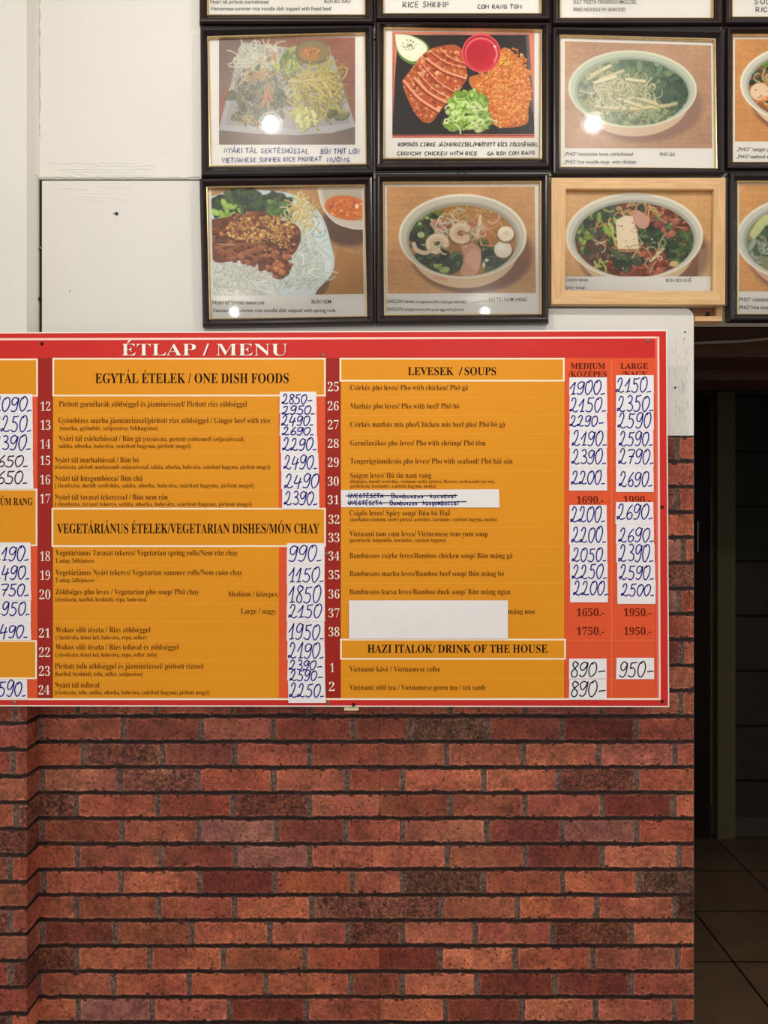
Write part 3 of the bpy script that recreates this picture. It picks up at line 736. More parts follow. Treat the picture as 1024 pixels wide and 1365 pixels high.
# pillar on the left
b = MB(); b.box(-2.2, XI, -PD, 0.16, 0, CEIL, M_WALL)
tag(b.build('wall_left'), 'white pillar standing proud of the wall at the left edge', kind='structure')

b = MB(); b.box(-2.2, 2.6, -4.4, 0.16, CEIL, CEIL + .08, M_CEIL)
tag(b.build('ceiling'), kind='structure')


def tile_mat(name, c1, c2, mortar, bw, rh, loc, rough, msize=.004, plane='xy'):
    m = bpy.data.materials.new(name); m.use_nodes = True; nt = m.node_tree; n = nt.nodes; bs = n['Principled BSDF']
    tc = n.new('ShaderNodeTexCoord'); mp = n.new('ShaderNodeMapping'); mp.inputs['Location'].default_value = loc
    if plane == 'xz': mp.inputs['Rotation'].default_value = (-math.pi / 2, 0, 0)
    nt.links.new(tc.outputs['Object'], mp.inputs[0])
    br = n.new('ShaderNodeTexBrick'); br.offset = 0; br.inputs['Scale'].default_value = 1
    br.inputs['Color1'].default_value = lin(c1) + (1,); br.inputs['Color2'].default_value = lin(c2) + (1,); br.inputs['Mortar'].default_value = lin(mortar) + (1,)
    br.inputs['Mortar Size'].default_value = msize; br.inputs['Brick Width'].default_value = bw; br.inputs['Row Height'].default_value = rh
    nt.links.new(mp.outputs[0], br.inputs['Vector'])
    no = n.new('ShaderNodeTexNoise'); no.inputs['Scale'].default_value = 9; no.inputs['Detail'].default_value = 6; nt.links.new(tc.outputs['Object'], no.inputs['Vector'])
    mr = n.new('ShaderNodeMapRange'); mr.inputs[3].default_value = .6; mr.inputs[4].default_value = 1.3; nt.links.new(no.outputs['Fac'], mr.inputs[0])
    vm = n.new('ShaderNodeVectorMath'); vm.operation = 'SCALE'; nt.links.new(br.outputs['Color'], vm.inputs[0]); nt.links.new(mr.outputs[0], vm.inputs['Scale'])
    nt.links.new(vm.outputs[0], bs.inputs['Base Color']); bs.inputs['Roughness'].default_value = rough
    return m


M_TILE = tile_mat('brown_floor_tile', (158, 126, 98), (148, 118, 92), (34, 26, 20), .37, .336, (.276, .13, 0), .45)
b = MB(); b.box(-2.2, 2.6, -4.4, 2.3, -.06, 0, M_TILE)
tag(b.build('floor'), kind='structure')

# the dark back room seen through the doorway
YB = 2.25
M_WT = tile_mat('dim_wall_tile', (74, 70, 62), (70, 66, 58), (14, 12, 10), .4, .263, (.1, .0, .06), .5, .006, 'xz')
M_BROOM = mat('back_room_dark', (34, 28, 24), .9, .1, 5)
b = MB()
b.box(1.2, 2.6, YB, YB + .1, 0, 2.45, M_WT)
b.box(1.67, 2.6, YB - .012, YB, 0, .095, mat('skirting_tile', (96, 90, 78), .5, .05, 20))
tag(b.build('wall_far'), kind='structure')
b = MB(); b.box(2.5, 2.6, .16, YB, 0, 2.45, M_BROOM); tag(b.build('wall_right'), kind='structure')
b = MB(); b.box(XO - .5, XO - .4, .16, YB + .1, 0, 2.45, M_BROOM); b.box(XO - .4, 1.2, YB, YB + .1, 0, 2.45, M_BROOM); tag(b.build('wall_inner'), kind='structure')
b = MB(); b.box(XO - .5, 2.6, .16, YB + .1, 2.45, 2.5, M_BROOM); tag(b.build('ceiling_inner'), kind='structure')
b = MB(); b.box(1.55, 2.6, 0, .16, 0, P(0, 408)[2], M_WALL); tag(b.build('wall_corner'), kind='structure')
# door frame, leaf and casing in the back room
M_CASE = mat('olive_door_casing', (128, 120, 88), .55, .08, 20)
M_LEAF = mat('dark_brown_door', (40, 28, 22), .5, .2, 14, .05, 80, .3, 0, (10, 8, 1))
b = MB(); b.box(1.578, 1.60, YB - .05, YB, 0, 2.12, M_CASE); b.box(1.605, 1.668, YB - .035, YB, 0, 2.12, M_CASE); b.box(1.598, 1.607, YB - .02, YB, 0, 2.12, M_BROOM)
tag(b.build('trim_1'), kind='structure')
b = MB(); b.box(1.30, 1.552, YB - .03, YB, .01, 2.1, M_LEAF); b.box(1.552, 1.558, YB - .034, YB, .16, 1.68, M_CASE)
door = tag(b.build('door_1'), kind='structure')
hx, _, hz0 = P(930.5, 735, YB - .06); hz1 = P(930.5, 695, YB - .06)[2]
b = MB(); b.tube([(hx, YB - .06, hz0), (hx, YB - .06, hz1)], .008, mat('dull_steel', (120, 116, 110), .4, .1, 60, metal=.6), 10)
b.box(hx - .006, hx + .006, YB - .06, YB - .03, hz0 + .01, hz0 + .022, M_METAL); b.box(hx - .006, hx + .006, YB - .06, YB - .03, hz1 - .022, hz1 - .01, M_METAL)
b.build('door_handle', door)
# beams over the doorway
M_BEAM = mat('dark_timber', (62, 38, 22), .7, .25, 10, .1, 60, .2, 0, (1, 8, 14))
b = MB(); b.box(XO - .2, 2.4, .20, .34, P(0, 476, .2)[2], P(0, 425, .2)[2] + .1, M_BEAM)
b.box(XO - .2, 2.4, .42, .56, P(0, 507, .42)[2], P(0, 470, .42)[2] + .1, M_BEAM)
tag(b.build('trim_2'), kind='structure')

# ------------------------------------------------------------------ brick wallpaper
ROWS = {
    0: ([-45, 55, 165, 268, 364.7, 471, 547, 649.6, 749, 848, 950], 'n n d n n b k d d k/n'.split()),
    1: ([-103, 0, 111.6, 217, 313, 413.5, 595.5, 698, 798.7, 899.8, 1000], 'n n r d o n/b n o n n'.split()),
    2: ([-45, 57, 160, 264, 364.7, 463, 537.4, 645, 745, 849, 950], 'b b r o n n o o r o'.split()),
    3: ([-100, 4.5, 102, 211, 311, 413, 506, 600.5, 700, 803.5, 898, 1000], 'n r o n r n b b n d o'.split()),
    4: ([-45, 57, 163, 265.5, 368.7, 462, 537, 649, 750, 849, 950], 'r b b p d n b d p o'.split()),
    5: ([-104, -4, 103.6, 215, 314, 413, 596.5, 701, 802.6, 905.5, 1000], 'd o b d p o b d o n'.split()),
    6: ([-45, 59, 162, 266, 367, 470, 536.7, 645, 750, 852, 950], 'b o o d o n k n o k'.split()),
    7: ([-103, -3, 102.6, 212, 313, 416, 589, 690, 795.6, 900, 1000], 'r n b n o r b o n k'.split()),
    8: ([-45, 57, 154, 256, 360, 464, 537, 633.7, 737, 842, 950], 'b d b o n r n n r o'.split()),
    9: ([-103, -3, 102.6, 200, 298, 407, 587, 687, 790.5, 903, 1000], 'n r o o b o/d o o b n'.split()),
    10: ([-48, 52, 152, 252.5, 355, 467.7, 536.4, 636, 740, 841.5, 950], 'n n o o o b o d d n'.split()),
    11: ([-104, -4, 104.5, 203, 306, 409, 594, 696, 794, 899, 1000], 'k o p o d n/o d o n n'.split()),
    12: ([-45, 57, 157, 260, 362, 466, 540, 642, 744, 846, 950], 'n n o b n o d o n n'.split()),
    -1: ([-100, 3, 104, 208, 310, 413, 506, 600, 700, 803, 908, 1000], 'n n b n d n b n d n n n'.split()),
    -2: ([800, 840, 960], 'n n o'.split()), -3: ([800, 909, 1000], 'd n'.split()), -4: ([800, 840, 960], 'n o'.split()), -5: ([800, 905, 1000], 'p n'.split()),
    -6: ([800, 840, 960], 'n r'.split()), -7: ([800, 911, 1000], 'p n'.split()), -8: ([800, 840, 960], 'n o'.split()), -9: ([800, 903, 1000], 'r o'.split()),
    -10: ([800, 840, 960], 'n o'.split()), -11: ([800, 903, 1000], 'd o'.split()), -12: ([800, 840, 960], 'n n'.split()),
}
TONE = {'n': (150, 72, 52), 'o': (168, 84, 58), 'd': (126, 58, 44), 'r': (116, 62, 46), 'b': (144, 74, 52), 'p': (146, 88, 74), 'k': (90, 52, 40)}
U0, U1, V0, V1 = -24, 925.4, 576, 1376
pb = Paint(U1 - U0, V1 - V0, 1.2, 5)
U = pb.X + U0; V = pb.Y + V0
nA = pb.noise(24, 1); nB = pb.noise(7, 2); nC = pb.noise(2.6, 3, 2); nD = pb.noise(60, 4); nE = pb.noise(4, 8, 3); nW = pb.noise(16, 9)
base = np.array((58, 34, 28), np.float32) * (0.45 + 1.1 * nB)[..., None]
pb.A[:] = base
for r, (jn, tn) in ROWS.items():
    yr = 954.5 + 34.0 * r
    for i in range(len(jn) - 1):
        u0, u1 = jn[i], jn[i + 1]; t = tn[i] if i < len(tn) else 'n'
        w = pb.win(u0 - U0 - 4, u1 - U0 + 4, yr - V0 - 3, yr - V0 + 37)
        if pb.X[w].size == 0: continue
        uu = U[w]; vv = V[w] + (nW[w] - .5) * 2.2
        # vertical joints of grey mortar, then the brick
        jm = np.clip(1 - np.abs(uu + (nW[w] - .5) * 4 - u0) / 5, 0, 1) * ((vv > yr + 2.5) & (vv < yr + 32))
        if u0 != 506: pb.A[w] = pb.A[w] * (1 - .85 * np.minimum(1, jm * 3))[..., None] + np.array((108, 85, 74)) * (.4 + 1.1 * nC[w])[..., None] * (.85 * np.minimum(1, jm * 3))[..., None]
        gl = 0.2 if u0 == 506 else 3.6; gr = 0.2 if u1 == 506 else 3.2
        cx, hx_ = (u0 + gl + u1 - gr) / 2, (u1 - gr - u0 - gl) / 2; cy, hy = yr + 17.0, 14.0
        dx = np.maximum(np.abs(uu - cx) - hx_ + 2.5, 0); dy = np.maximum(np.abs(vv - cy) - hy + 2.5, 0)
        sd = np.hypot(dx, dy) - 2.5 + np.maximum(np.abs(uu - cx) - hx_, np.abs(vv - cy) - hy).clip(None, 0) + (nC[w] - .5) * 3.4 + (nB[w] - .5) * 3.2 + np.maximum(nA[w] - .6, 0) * 8
        al = np.clip(.5 - sd / 1.3, 0, 1)
        ta, tb = (t.split('/') + [t])[:2] if '/' in t else (t, t)
        g = np.random.default_rng(abs(r) * 100 + i)
        j = g.normal(0, 7)
        ca = np.array(TONE[ta], np.float32) + j; cb = np.array(TONE[tb], np.float32) + j
        c = np.where((uu < 506)[..., None], ca, cb)
        rough = ta in 'rk'; rough2 = tb in 'rk'
        ro = np.where(uu < 506, float(rough), float(rough2))
        k = 1 + (nA[w] - .5) * .5 + (nC[w] - .5) * (.3 + .55 * ro) + (nE[w] - .5) * (.5 + .35 * ro) - np.clip(.035 - np.abs(nB[w] - .5), 0, 1) * (4 + 9 * ro) * (nE[w] > .45)
        # dark pits, pale chalky rim, blackened upper edge
        k = k - np.clip((nE[w] - .66) * 5, 0, .5) * (nA[w] > .45)
        rim = np.exp(-((sd + 1.8) / 1.3) ** 2); c = c * k[..., None] + (rim * .24)[..., None] * np.array((150, 116, 104)) * (.4 + nC[w])[..., None]
        k2 = np.clip((nD[w] - .52) * 2.2, -.15, .2); c[..., 1] *= 1 + k2 * .25; c *= (1 + (nD[w] - .5) * .3)[..., None]
        pb.A[w] = pb.A[w] * (1 - al[..., None]) + c * al[..., None]
        # cracks, pressed folds and bits of grit on the brick's face
        for q in range(26 if ro.max() > 0 else 7):
            x = g.uniform(u0 + 7, u1 - 7) - U0; y = g.uniform(yr + 6, yr + 28) - V0; th = g.normal(.3, .9); L = g.uniform(3, 13); pts = [(x, y)]
            if 'r' not in t and 'k' not in t: L *= .7
            for z in range(4):
                th += g.normal(0, .55); x = min(max(x + math.cos(th) * L / 4, u0 + 5 - U0), u1 - 5 - U0); y = min(max(y + math.sin(th) * L / 4, yr + 5 - V0), yr + 30 - V0); pts.append((x, y))
            dk = g.random() < .62; cb_ = np.array(TONE[ta], np.float32)
            pb.line(pts, g.uniform(.7, 1.5), cb_ * .42 if dk else cb_ * 1.25 + 14, (.75 if ro.max() > 0 else .4) * (1 if dk else .6), 1.2)
        for q in range(5):
            x = g.uniform(u0 + 6, u1 - 6) - U0
            pb.ell(x, yr + (4.2 if g.random() < .6 else 30) - V0, g.uniform(1, 2.6), g.uniform(.7, 1.6), (34, 16, 14), 0, .75, 1.4)
        if g.random() < .35: pb.ell(g.uniform(u0 + 8, u1 - 8) - U0, g.uniform(yr + 8, yr + 26) - V0, .7, .7, (214, 176, 140), 0, .8)
    # the deep black raking line in each bed joint
    w = pb.win(0, U1 - U0, yr - V0 - 5, yr - V0 + 6)
    ln = np.clip(1.25 - np.abs(V[w] + (nW[w] - .5) * 2.6 - yr + .3 + (nC[w] - .5) * 1.6) / 1.7, 0, 1) * (.45 + .55 * (nA[w] > .36))
    pb.A[w] = pb.A[w] * (1 - .88 * ln[..., None]) + np.array((22, 11, 10)) * (.88 * ln[..., None])
pb.A = np.clip(pb.A * .9 + pb.A.mean(-1, keepdims=True) * .12, 0, 235)
sm = np.exp(-((U - 506) / .6) ** 2) * .3; pb.A *= (1 - sm)[..., None]
hh, ww = pb.H, pb.W
WP = 0.0006                            # paper thickness
xw = np.where(U >= 51.5, (U - 512) * K, np.where(U >= 51.5 - PD / K, XI, XI - (51.5 - PD / K - U) * K))
yw = np.where(U >= 51.5, -WP, np.where(U >= 51.5 - PD / K, -(51.5 - U) * K, -PD))
yw = np.where(U < 51.5, np.minimum(yw - WP, -WP), yw); xw = np.where((U < 51.5) & (U >= 51.5 - PD / K), xw + WP, xw)
pos = np.stack([xw, yw, ZC - (V - 682.5) * K], -1)
Uc, Vc = U[:-1, :-1], V[:-1, :-1]
keep = (Vc > 900) | ((Uc > 882) & (Vc > 580.5))
wp = grid_obj('brick_wallpaper', pos, pb.A, M_BRICK, wall, keep)

# ------------------------------------------------------------------ menu board
YBD = -0.0565
board = thing('menu_board', P(300, 941, YBD), 'big red and orange menu board listing dishes, screwed to the wall under the framed photos', 'menu board')
Lx = -140
b = MB()
o4 = [(Lx, 443.6), (Lx, 941.3), (892.3, 942.5), (889.3, 439.5)]
b.prism([(P(x, y, YBD)[0], P(x, y, YBD)[2]) for x, y in o4], YBD, YBD + .004, M_EDGE)
b.build('backing_panel', board)
for x in (100, 431, 800):
    for y in (470, 900): b = MB(); q = P(x, y, YBD); b.cyl((q[0], YBD + .004, q[2]), 'y', .008, .008, -.0004 - YBD - .004, M_METAL, 12); b.build('wall_spacer', board)
bm = MB(); LAY = .00012


def rect(x0, y0, x1, y1, l, m): bm.poly([P(x0, y0, YBD - l * LAY), P(x0, y1, YBD - l * LAY), P(x1, y1, YBD - l * LAY), P(x1, y0, YBD - l * LAY)], m)


def quad(pts, l, m): bm.poly([P(x, y, YBD - l * LAY) for x, y in pts], m)


def hdr(x0, y0, x1, y1, w=2.2): rect(x0, y0, x1, y1, 4, M_CREAM); rect(x0 + w, y0 + w, x1 - w, y1 - w, 5, M_OR)


quad([(Lx, 445), (Lx, 940), (890.8, 941), (888, 441.3)], 1, M_RED)
quad([(Lx, 451.2), (Lx, 454), (877, 451.2), (877, 448.6)], 2, M_PINK)
quad([(876.2, 448.6), (878.4, 931), (881, 931), (879, 448.6)], 2, M_PINK)
quad([(Lx, 930.7), (Lx, 933.2), (881, 933), (881, 930.6)], 2, M_CREAM)
quad([(873.5, 452), (875.2, 930.6), (878.3, 930.6), (876.4, 452)], 2, mat('board_pale_red', (226, 96, 84), .4, .02, 6))
rect(49.5, 477, 70.5, 930.5, 3, M_REDDK); rect(433, 477, 454.5, 930.5, 3, M_REDDK)
rect(Lx, 478, 44, 930.5, 3, M_OR); rect(41, 528, 49.8, 652, 3.3, M_CORAL); rect(41, 728, 49.8, 855, 3.3, M_CORAL); rect(36, 905, 49.8, 930.5, 3.3, M_CORAL)
rect(70, 478, 433.5, 930.5, 3, M_OR); rect(371.5, 528, 433.6, 678, 3.3, M_CORAL); rect(371.8, 728, 433.6, 930.5, 3.3, M_CORAL)
rect(454.5, 478, 752.5, 930.5, 3, M_OR); quad([(752.3, 477.2), (753.5, 930.5), (874.6, 930.5), (873.4, 477.2)], 3, M_CORAL)
rect(815.3, 479, 816, 930, 3.5, M_CORLN)
hdr(70, 477, 434.3, 528.3); hdr(68.8, 677, 434.5, 729); hdr(452.8, 477, 752.8, 508.5); hdr(453.5, 851.5, 754.4, 879.3)
hdr(Lx + 10, 478, 50.5, 528.5); hdr(Lx + 10, 651.5, 49.8, 728); hdr(Lx + 10, 853.5, 49.2, 905.2)
M_FAINT = mat('board_faint_rule', (238, 166, 52), .4, .02, 6)
for x0, x1, ys in ((72, 371, (553, 577, 602, 627, 653, 753, 778, 804, 828.5, 853, 880, 904)), (455, 752, (529, 553, 578, 603, 628, 703, 728, 753, 777, 802, 905)), (754, 873, (853, 879, 905))):
    for y in ys: rect(x0, y, x1, y + .5, 3.6, M_FAINT if x0 < 700 else M_CORLN)
bm.build('printed_face', board)

t = MB(); TY = YBD - 8 * LAY
# title with its dark drop shadow
text(t, 'ÉTLAP / MENU', 162.8, 474.6, 15.6, YBD - 6 * LAY, M_REDDK, 384, off=-.008, res=6)
text(t, 'ÉTLAP / MENU', 162, 473.8, 15.6, TY, M_WHITE, 383, off=-.009, res=6)
for s, x0, x1, bl, cap in (('EGYTÁL ÉTELEK / ONE DISH FOODS', 127, 385, 510.6, 13), ('VEGETÁRIÁNUS ÉTELEK/VEGETARIAN DISHES/MÓN CHAY', 76, 425.8, 710.8, 12.8),
                           ('LEVESEK', 544, 605, 500, 10.6), ('/', 611.5, 617, 500, 10.6), ('SOUPS', 619.5, 661.5, 500, 10.6), ('HAZI ITALOK/ DRINK OF THE HOUSE', 490, 730, 870, 10.6),
                           ('ŰM RANG', 0, 43.5, 673.3, 9.4), ('BÚN CHẢ/C', -60, -4, 673.3, 9.4)):
    text(t, s, x0, bl, cap, TY, M_INK, x1, res=5)
for n, x0, y0, y1 in ((12, 54, 535.5, 547.6), (13, 54, 560, 573), (14, 54, 585.6, 598), (15, 53.5, 607.6, 620), (16, 53.5, 633, 645.6), (17, 53.5, 658.5, 671), (18, 53.5, 735, 748), (19, 53.5, 760.5, 773),
                      (20, 52.5, 786, 799), (21, 52, 837.5, 850), (22, 52, 863, 876), (23, 52, 888, 901), (24, 51.5, 913.3, 926),
                      (25, 437, 509, 521.6), (26, 437, 535, 547), (27, 437, 560, 572.4), (28, 437, 585, 597), (29, 437, 610, 622.4), (30, 437, 635.5, 647.6), (31, 437, 660.3, 672.3), (32, 438, 686.3, 698.3),
                      (33, 438, 710.5, 722.8), (34, 438, 735, 747.2), (35, 438, 760.2, 772.2), (36, 438, 785.8, 797.8), (37, 438, 811, 823), (38, 438, 836, 848.4)):
    text(t, str(n), x0, y1, (y1 - y0) * .97, TY, M_WHITE, x0 + 13.2 if n < 20 else x0 + 14.6, off=-.014, res=5)
text(t, '1', 440.5, 896.2, 12, TY, M_WHITE, 445.5, off=-.014, res=5); text(t, '2', 438.5, 921.3, 12, TY, M_WHITE, 446, off=-.014, res=5)
LN = [
    ('Pirított garnélarák zöldséggel és jázminrisszel/ Pirított rízs zöldséggel', 78.5, 329, 542, 7.4), ('Gyömbéres marha jázminrízzsel/pirított rízs zöldséggel / Ginger beef with rice', 78, 360.5, 564, 7.4),
    ('(marha, gyömbér, szójaszósz, fokhagyma)', 80, 210, 573.2, 5.6), ('Nyári tál csirkehússal / Bún gà', 78, 188, 588, 7.4), ('(rizstészta, pirított csirkemell szójaszósszal,', 190.5, 326, 588, 6),
    ('saláta, uborka, babcsíra, szárított hagyma, pirított mogyi)', 78, 254, 597, 5.6), ('Nyári tál marhahússal / Bún bò', 73, 185, 616.5, 7.4),
    ('(rizstészta, pirított marhacomb szójaszósszal, saláta, uborka, babcsíra, szárított hagyma, pirított mogyi)', 73, 360, 625, 5.6),
    ('Nyári tál húsgombócca/ Bún chả', 73, 190, 641, 7.4), ('( rizstészta, darált sertéshús, saláta, uborka, babcsíra, szárított hagyma, pirított mogyi)', 73, 338, 649.7, 5.6),
    ('Nyári tál tavaszi tekerccsel / Bún nem rán', 73, 223.5, 666, 7.4), ('( rizstészta, tavaszi tekercs, saláta, uborka, babcsíra, szárított hagyma, pirított mogyi)', 73, 335.5, 674.6, 5.6),
    ('Vegetáriánus Tavaszi tekercs/ Vegetarian spring rolls/Nem rán chay', 74, 317, 740.4, 7.4), ('1 adag: 5db/pieces', 74, 125.5, 750, 5.4),
    ('Vegetáriánus Nyári tekercs/ Vegetarian summer rolls/Nem cuón chay', 74, 323, 766.6, 7.4), ('1 adag: 2db/pieces', 74, 125.5, 776, 5.4),
    ('Zöldséges pho leves / Vegetarian pho soup/ Phở chay', 74, 265.5, 792.4, 7.4), ('(rizstészta, karfiol, brokkoli, répa, babcsíra)', 74, 195, 801.6, 5.6), ('Medium / közepes:', 304, 371.5, 795.3, 7.2), ('Large / nagy:', 321, 368, 818, 7.2),
    ('Wokos sűlt tészta / Rízs zöldséggel', 74, 200.5, 843, 7.4), ('( rizstészta, kinai kel, babcsíra, répa, zeller)', 74, 195, 852.3, 5.6), ('Wokos sűlt tészta / Rízs tofuval és zöldséggel', 74, 238, 866, 7.4),
    ('( rizstészta, kinai kel, babcsíra, répa, zeller, tofu)', 74, 209, 875.4, 5.6), ('Pirított tofu zöldséggel és jázminrízzsel/ pirított rízzsel', 73, 271, 891.5, 7.4), ('(karfiol, brokkoli, tofu, zeller, szójaszósz)', 73, 190, 901, 5.6),
    ('Nyári tál tofuval', 73, 132.5, 916.7, 7.4), ('(rizstészta, tofu, saláta, uborka, babcsíra, szárított hagyma, pirított mogyi)', 73, 279, 925.6, 5.6),
    ('Csirkés pho leves/ Pho with chicken/ Phở gà', 467, 624, 520, 7.2), ('Marhás pho leves/ Pho with beef/ Phở bò', 467, 612.5, 544.6, 7.2), ('Csirkés marhás mix pho/Chicken mix beef pho/ Phở bò gà', 467, 673.5, 569, 7.2),
    ('Garnélarákos pho leves/ Pho with shrimp/ Phở tôm', 467, 647.5, 593.8, 7.2), ('Tengerigyümölcsös pho leves/ Pho with seafood/ Phở hải sản', 467, 683.5, 618, 7.2), ('Saigon leves/ Hủ tíu nam vang', 467, 575, 637, 7.2),
    ('(fürjtojás, darált sertéshús, vietnami sertés párizsi, fűszeres sertéscomb (xá xíu),', 467, 660, 643.8, 4.6), ('garnélarák, koriánder, szárított hagyma, menta)', 467, 581, 650, 4.6),
    ('Csípős leves/ Spicy soup/ Bún bò Huế', 466, 600.5, 687.3, 7.2), ('(marhahús,vietnami. sertés párizsi, sertéshús, koriánder, szárított hagyma, menta)', 467, 662, 694.7, 5), ('Vietnami tom yum leves/ Vietnemese tom yum soup', 466, 650.5, 715, 7.2),
    ('(garnélarák, halgombóc, koriánder, szárított hagyma)', 466, 594.5, 722.3, 5), ('Bambuszos csirke leves/Bamboo chicken soup/ Bún măng gà', 466, 683.5, 744, 7.2), ('Bambuszos marha leves/Bamboo beef soup/ Bún măng bò', 466, 672, 768, 7.2),
    ('Bambuszos kacsa leves/Bamboo duck soup/ Bún măng ngan', 466, 680.5, 792.2, 7.2), ('măng mọc', 677.5, 714, 818.4, 7.2), ('Vietnami kávé / Vietnamese cofee', 466, 587, 895.3, 7.2), ('Vietnami zöld tea / Vietnamese green tea / trà xanh', 466, 647, 919.8, 7.2)]
for s, x0, x1, bl, cap in LN: text(t, s, x0, bl, cap, TY, M_INKBR, x1, off=-.010)
for s, x0, x1, bl, cap in (('MEDIUM', 761, 807, 491.6, 7.6), ('/KÖZÉPES', 758, 809, 502.4, 7.6), ('LARGE', 827.5, 864, 491.6, 7.6), ('/NAGY', 829, 863, 502.4, 7.6), ('1690.-', 769, 804.5, 671.5, 10), ('1990.-', 831.5, 867, 671.3, 10),
                           ('1650.-', 769, 805.5, 821.2, 10), ('1950.-', 832, 868, 821.2, 10), ('1750.-', 769, 805.5, 846.2, 10), ('1950.-', 832, 868, 846.2, 10)):
    text(t, s, x0, bl, cap, TY, M_INKCOR, x1, off=0.0 if cap < 9 else -.009, res=4)
t.build('lettering', board)
for x, y, dk in ((55.5, 458, 1), (431, 473, 0), (863.5, 454.5, 0), (883, 676, 1), (883, 935, 1), (437.5, 937.5, 0), (19.5, 936.5, 0), (436, 738, 0)):
    s = MB(); q = P(x, y, TY); s.cyl((q[0], TY - .0012, q[2]), 'y', .0022, .0032, .0012, M_BLACKM if dk else M_METAL, 14)
    s.cyl((q[0], TY - .0016, q[2]), 'y', .0010, .0012, .0006, M_BLACKM, 8); s.build('screw', board)

# little cream clip that carries the board's lower edge
cl = thing('board_clip', P(468, 946, YBD), 'small cream clip under the lower edge of the menu board', 'clip')
b = MB(); x0, _, z1 = P(459, 943.2, YBD); x1, _, z0 = P(478, 947, YBD)
b.box(x0, x1, YBD - .001, YBD + .012, z0, z1, mat('cream_plastic', (222, 206, 168), .5, .05, 40)); b.build('clip_bar', cl)
b = MB(); q = P(471.3, 939.4, TY); b.cyl((q[0], TY - .0035, q[2]), 'y', .0018, .0032, .0034, M_BLACKM, 14); b.build('screw_head', cl)

# ------------------------------------------------------------------ price stickers, each its own paper
YS = TY - .0003
rs = random.Random(11)


def sticker(x0, x1, y0, y1, lines, where, dx=0.0, ink=M_PEN, w=1.62):
    """lines: (text, x0, x1, ytop, ybottom)"""
    prices = ' over '.join(l[0].replace('_', '').replace('-', '').replace('.', '') for l in lines)
    o = thing('price_sticker', P((x0 + x1) / 2, y1, YS), 'white paper sticker with handwritten price %s, %s' % (prices, where), 'price sticker', 'handwritten price stickers on the menu board')
    b = MB(); j = lambda: rs.uniform(-.35, .35)
    y0 += .08; y1 -= .08
    ol = [(x0 + j() + .5, y0), (x0 + dx + j(), y1), (x1 + dx + j(), y1), (x1 + j() - .3, y0)]
    b.prism([(P(x, y, YS)[0], P(x, y, YS)[2]) for x, y in ol], YS - .00025 - rs.uniform(0, .00012), YS, M_PAPER)
    b.build('paper', o)
    b = MB()
    for s, a, c, ya, yb in lines: pen(b, s, a, c, yb, yb - ya, YS - .0005, ink, w, .12, .025, True, 0, rs)
    b.build('handwriting', o)


C1 = 'upper middle price column'; C2 = 'lower middle price column'
sticker(372.5, 422, 522, 551.3, [('2850-', 376, 416.5, 525.5, 538), ('2950_', 376.5, 419, 541.3, 552)], C1 + ' beside item 12')
sticker(373, 422.5, 551.8, 581, [('2490_', 375.5, 417.5, 554, 567), ('2690_', 376.5, 418, 569.7, 579.6)], C1 + ' beside item 13')
sticker(373.5, 423.3, 581, 604, [('2290_', 377, 422, 584, 600)], C1 + ' beside item 14', .5)
sticker(374, 424.5, 604, 629, [('2490_', 378.5, 422.5, 607, 624.6)], C1 + ' beside item 15', .5)
sticker(374.8, 425.2, 629, 652, [('2490', 379.5, 425, 632, 650)], C1 + ' beside item 16', .4)
sticker(375.5, 425.5, 652, 679, [('2390_', 379, 423, 655, 672.6)], C1 + ' beside item 17', .3)
sticker(382.5, 433, 724, 752, [('990_', 384.8, 428.5, 727, 748)], C2 + ' beside item 18')
sticker(382.3, 432.5, 752, 777.6, [('1150_', 385, 431.5, 757, 775.6)], C2 + ' beside item 19')
sticker(382.5, 433, 777.6, 803.3, [('1850', 385, 428, 781, 803)], C2 + ' beside the line Medium')
sticker(382, 433.5, 803.3, 828.6, [('2150', 385, 429, 806, 823)], C2 + ' beside the line Large')
sticker(382, 432.5, 828.6, 854, [('1950_', 385, 431.5, 832, 852)], C2 + ' beside item 21')
sticker(383, 433, 854, 879.2, [('2190_', 384.5, 431.5, 857.4, 877)], C2 + ' beside item 22')
sticker(383.3, 433.3, 879.2, 907, [('2390-', 385.5, 429.5, 880.5, 892.6), ('2590-', 386.5, 430.5, 893.8, 907)], C2 + ' beside item 23')
sticker(383.8, 433.8, 907, 937, [('2250_', 386, 432, 911, 929)], C2 + ' beside item 24', .5)
C3 = 'medium price column'; C4 = 'large price column'
for (ya, yb, tx, a, c, y0, y1, it) in ((503, 526.5, '1900_', 760, 806.5, 508, 525.3, 25), (526.5, 551, '2150_', 760, 808, 530.5, 548.5, 26), (551, 573.5, '2290-', 760, 805, 554, 568, 27),
                                       (573.5, 597.5, '2190_', 763, 808.6, 575, 593.5, 28), (597.5, 624, '2390_', 762.5, 808, 599, 618, 29), (624, 654, '2200_', 762, 806.5, 628, 645, 30)):
    sticker(759, 809.5, ya, yb, [(tx, a, c, y0, y1)], '%s beside item %d' % (C3, it))
for (ya, yb, tx, a, c, y0, y1, it) in ((500, 524.5, '2150_', 821.5, 868, 503.8, 522.3, 25), (524.5, 549, '2350_', 823, 871, 528, 548, 26), (549, 573, '2590', 824, 868, 551, 570, 27),
                                       (573, 597, '2590_', 825.7, 870, 575.4, 594, 28), (597, 622, '2790_', 825, 871.5, 599.5, 618, 29), (622, 656, '2690_', 825.7, 870, 628.5, 648, 30)):
    sticker(821, 871.5, ya, yb, [(tx, a, c, y0, y1)], '%s beside item %d' % (C4, it))
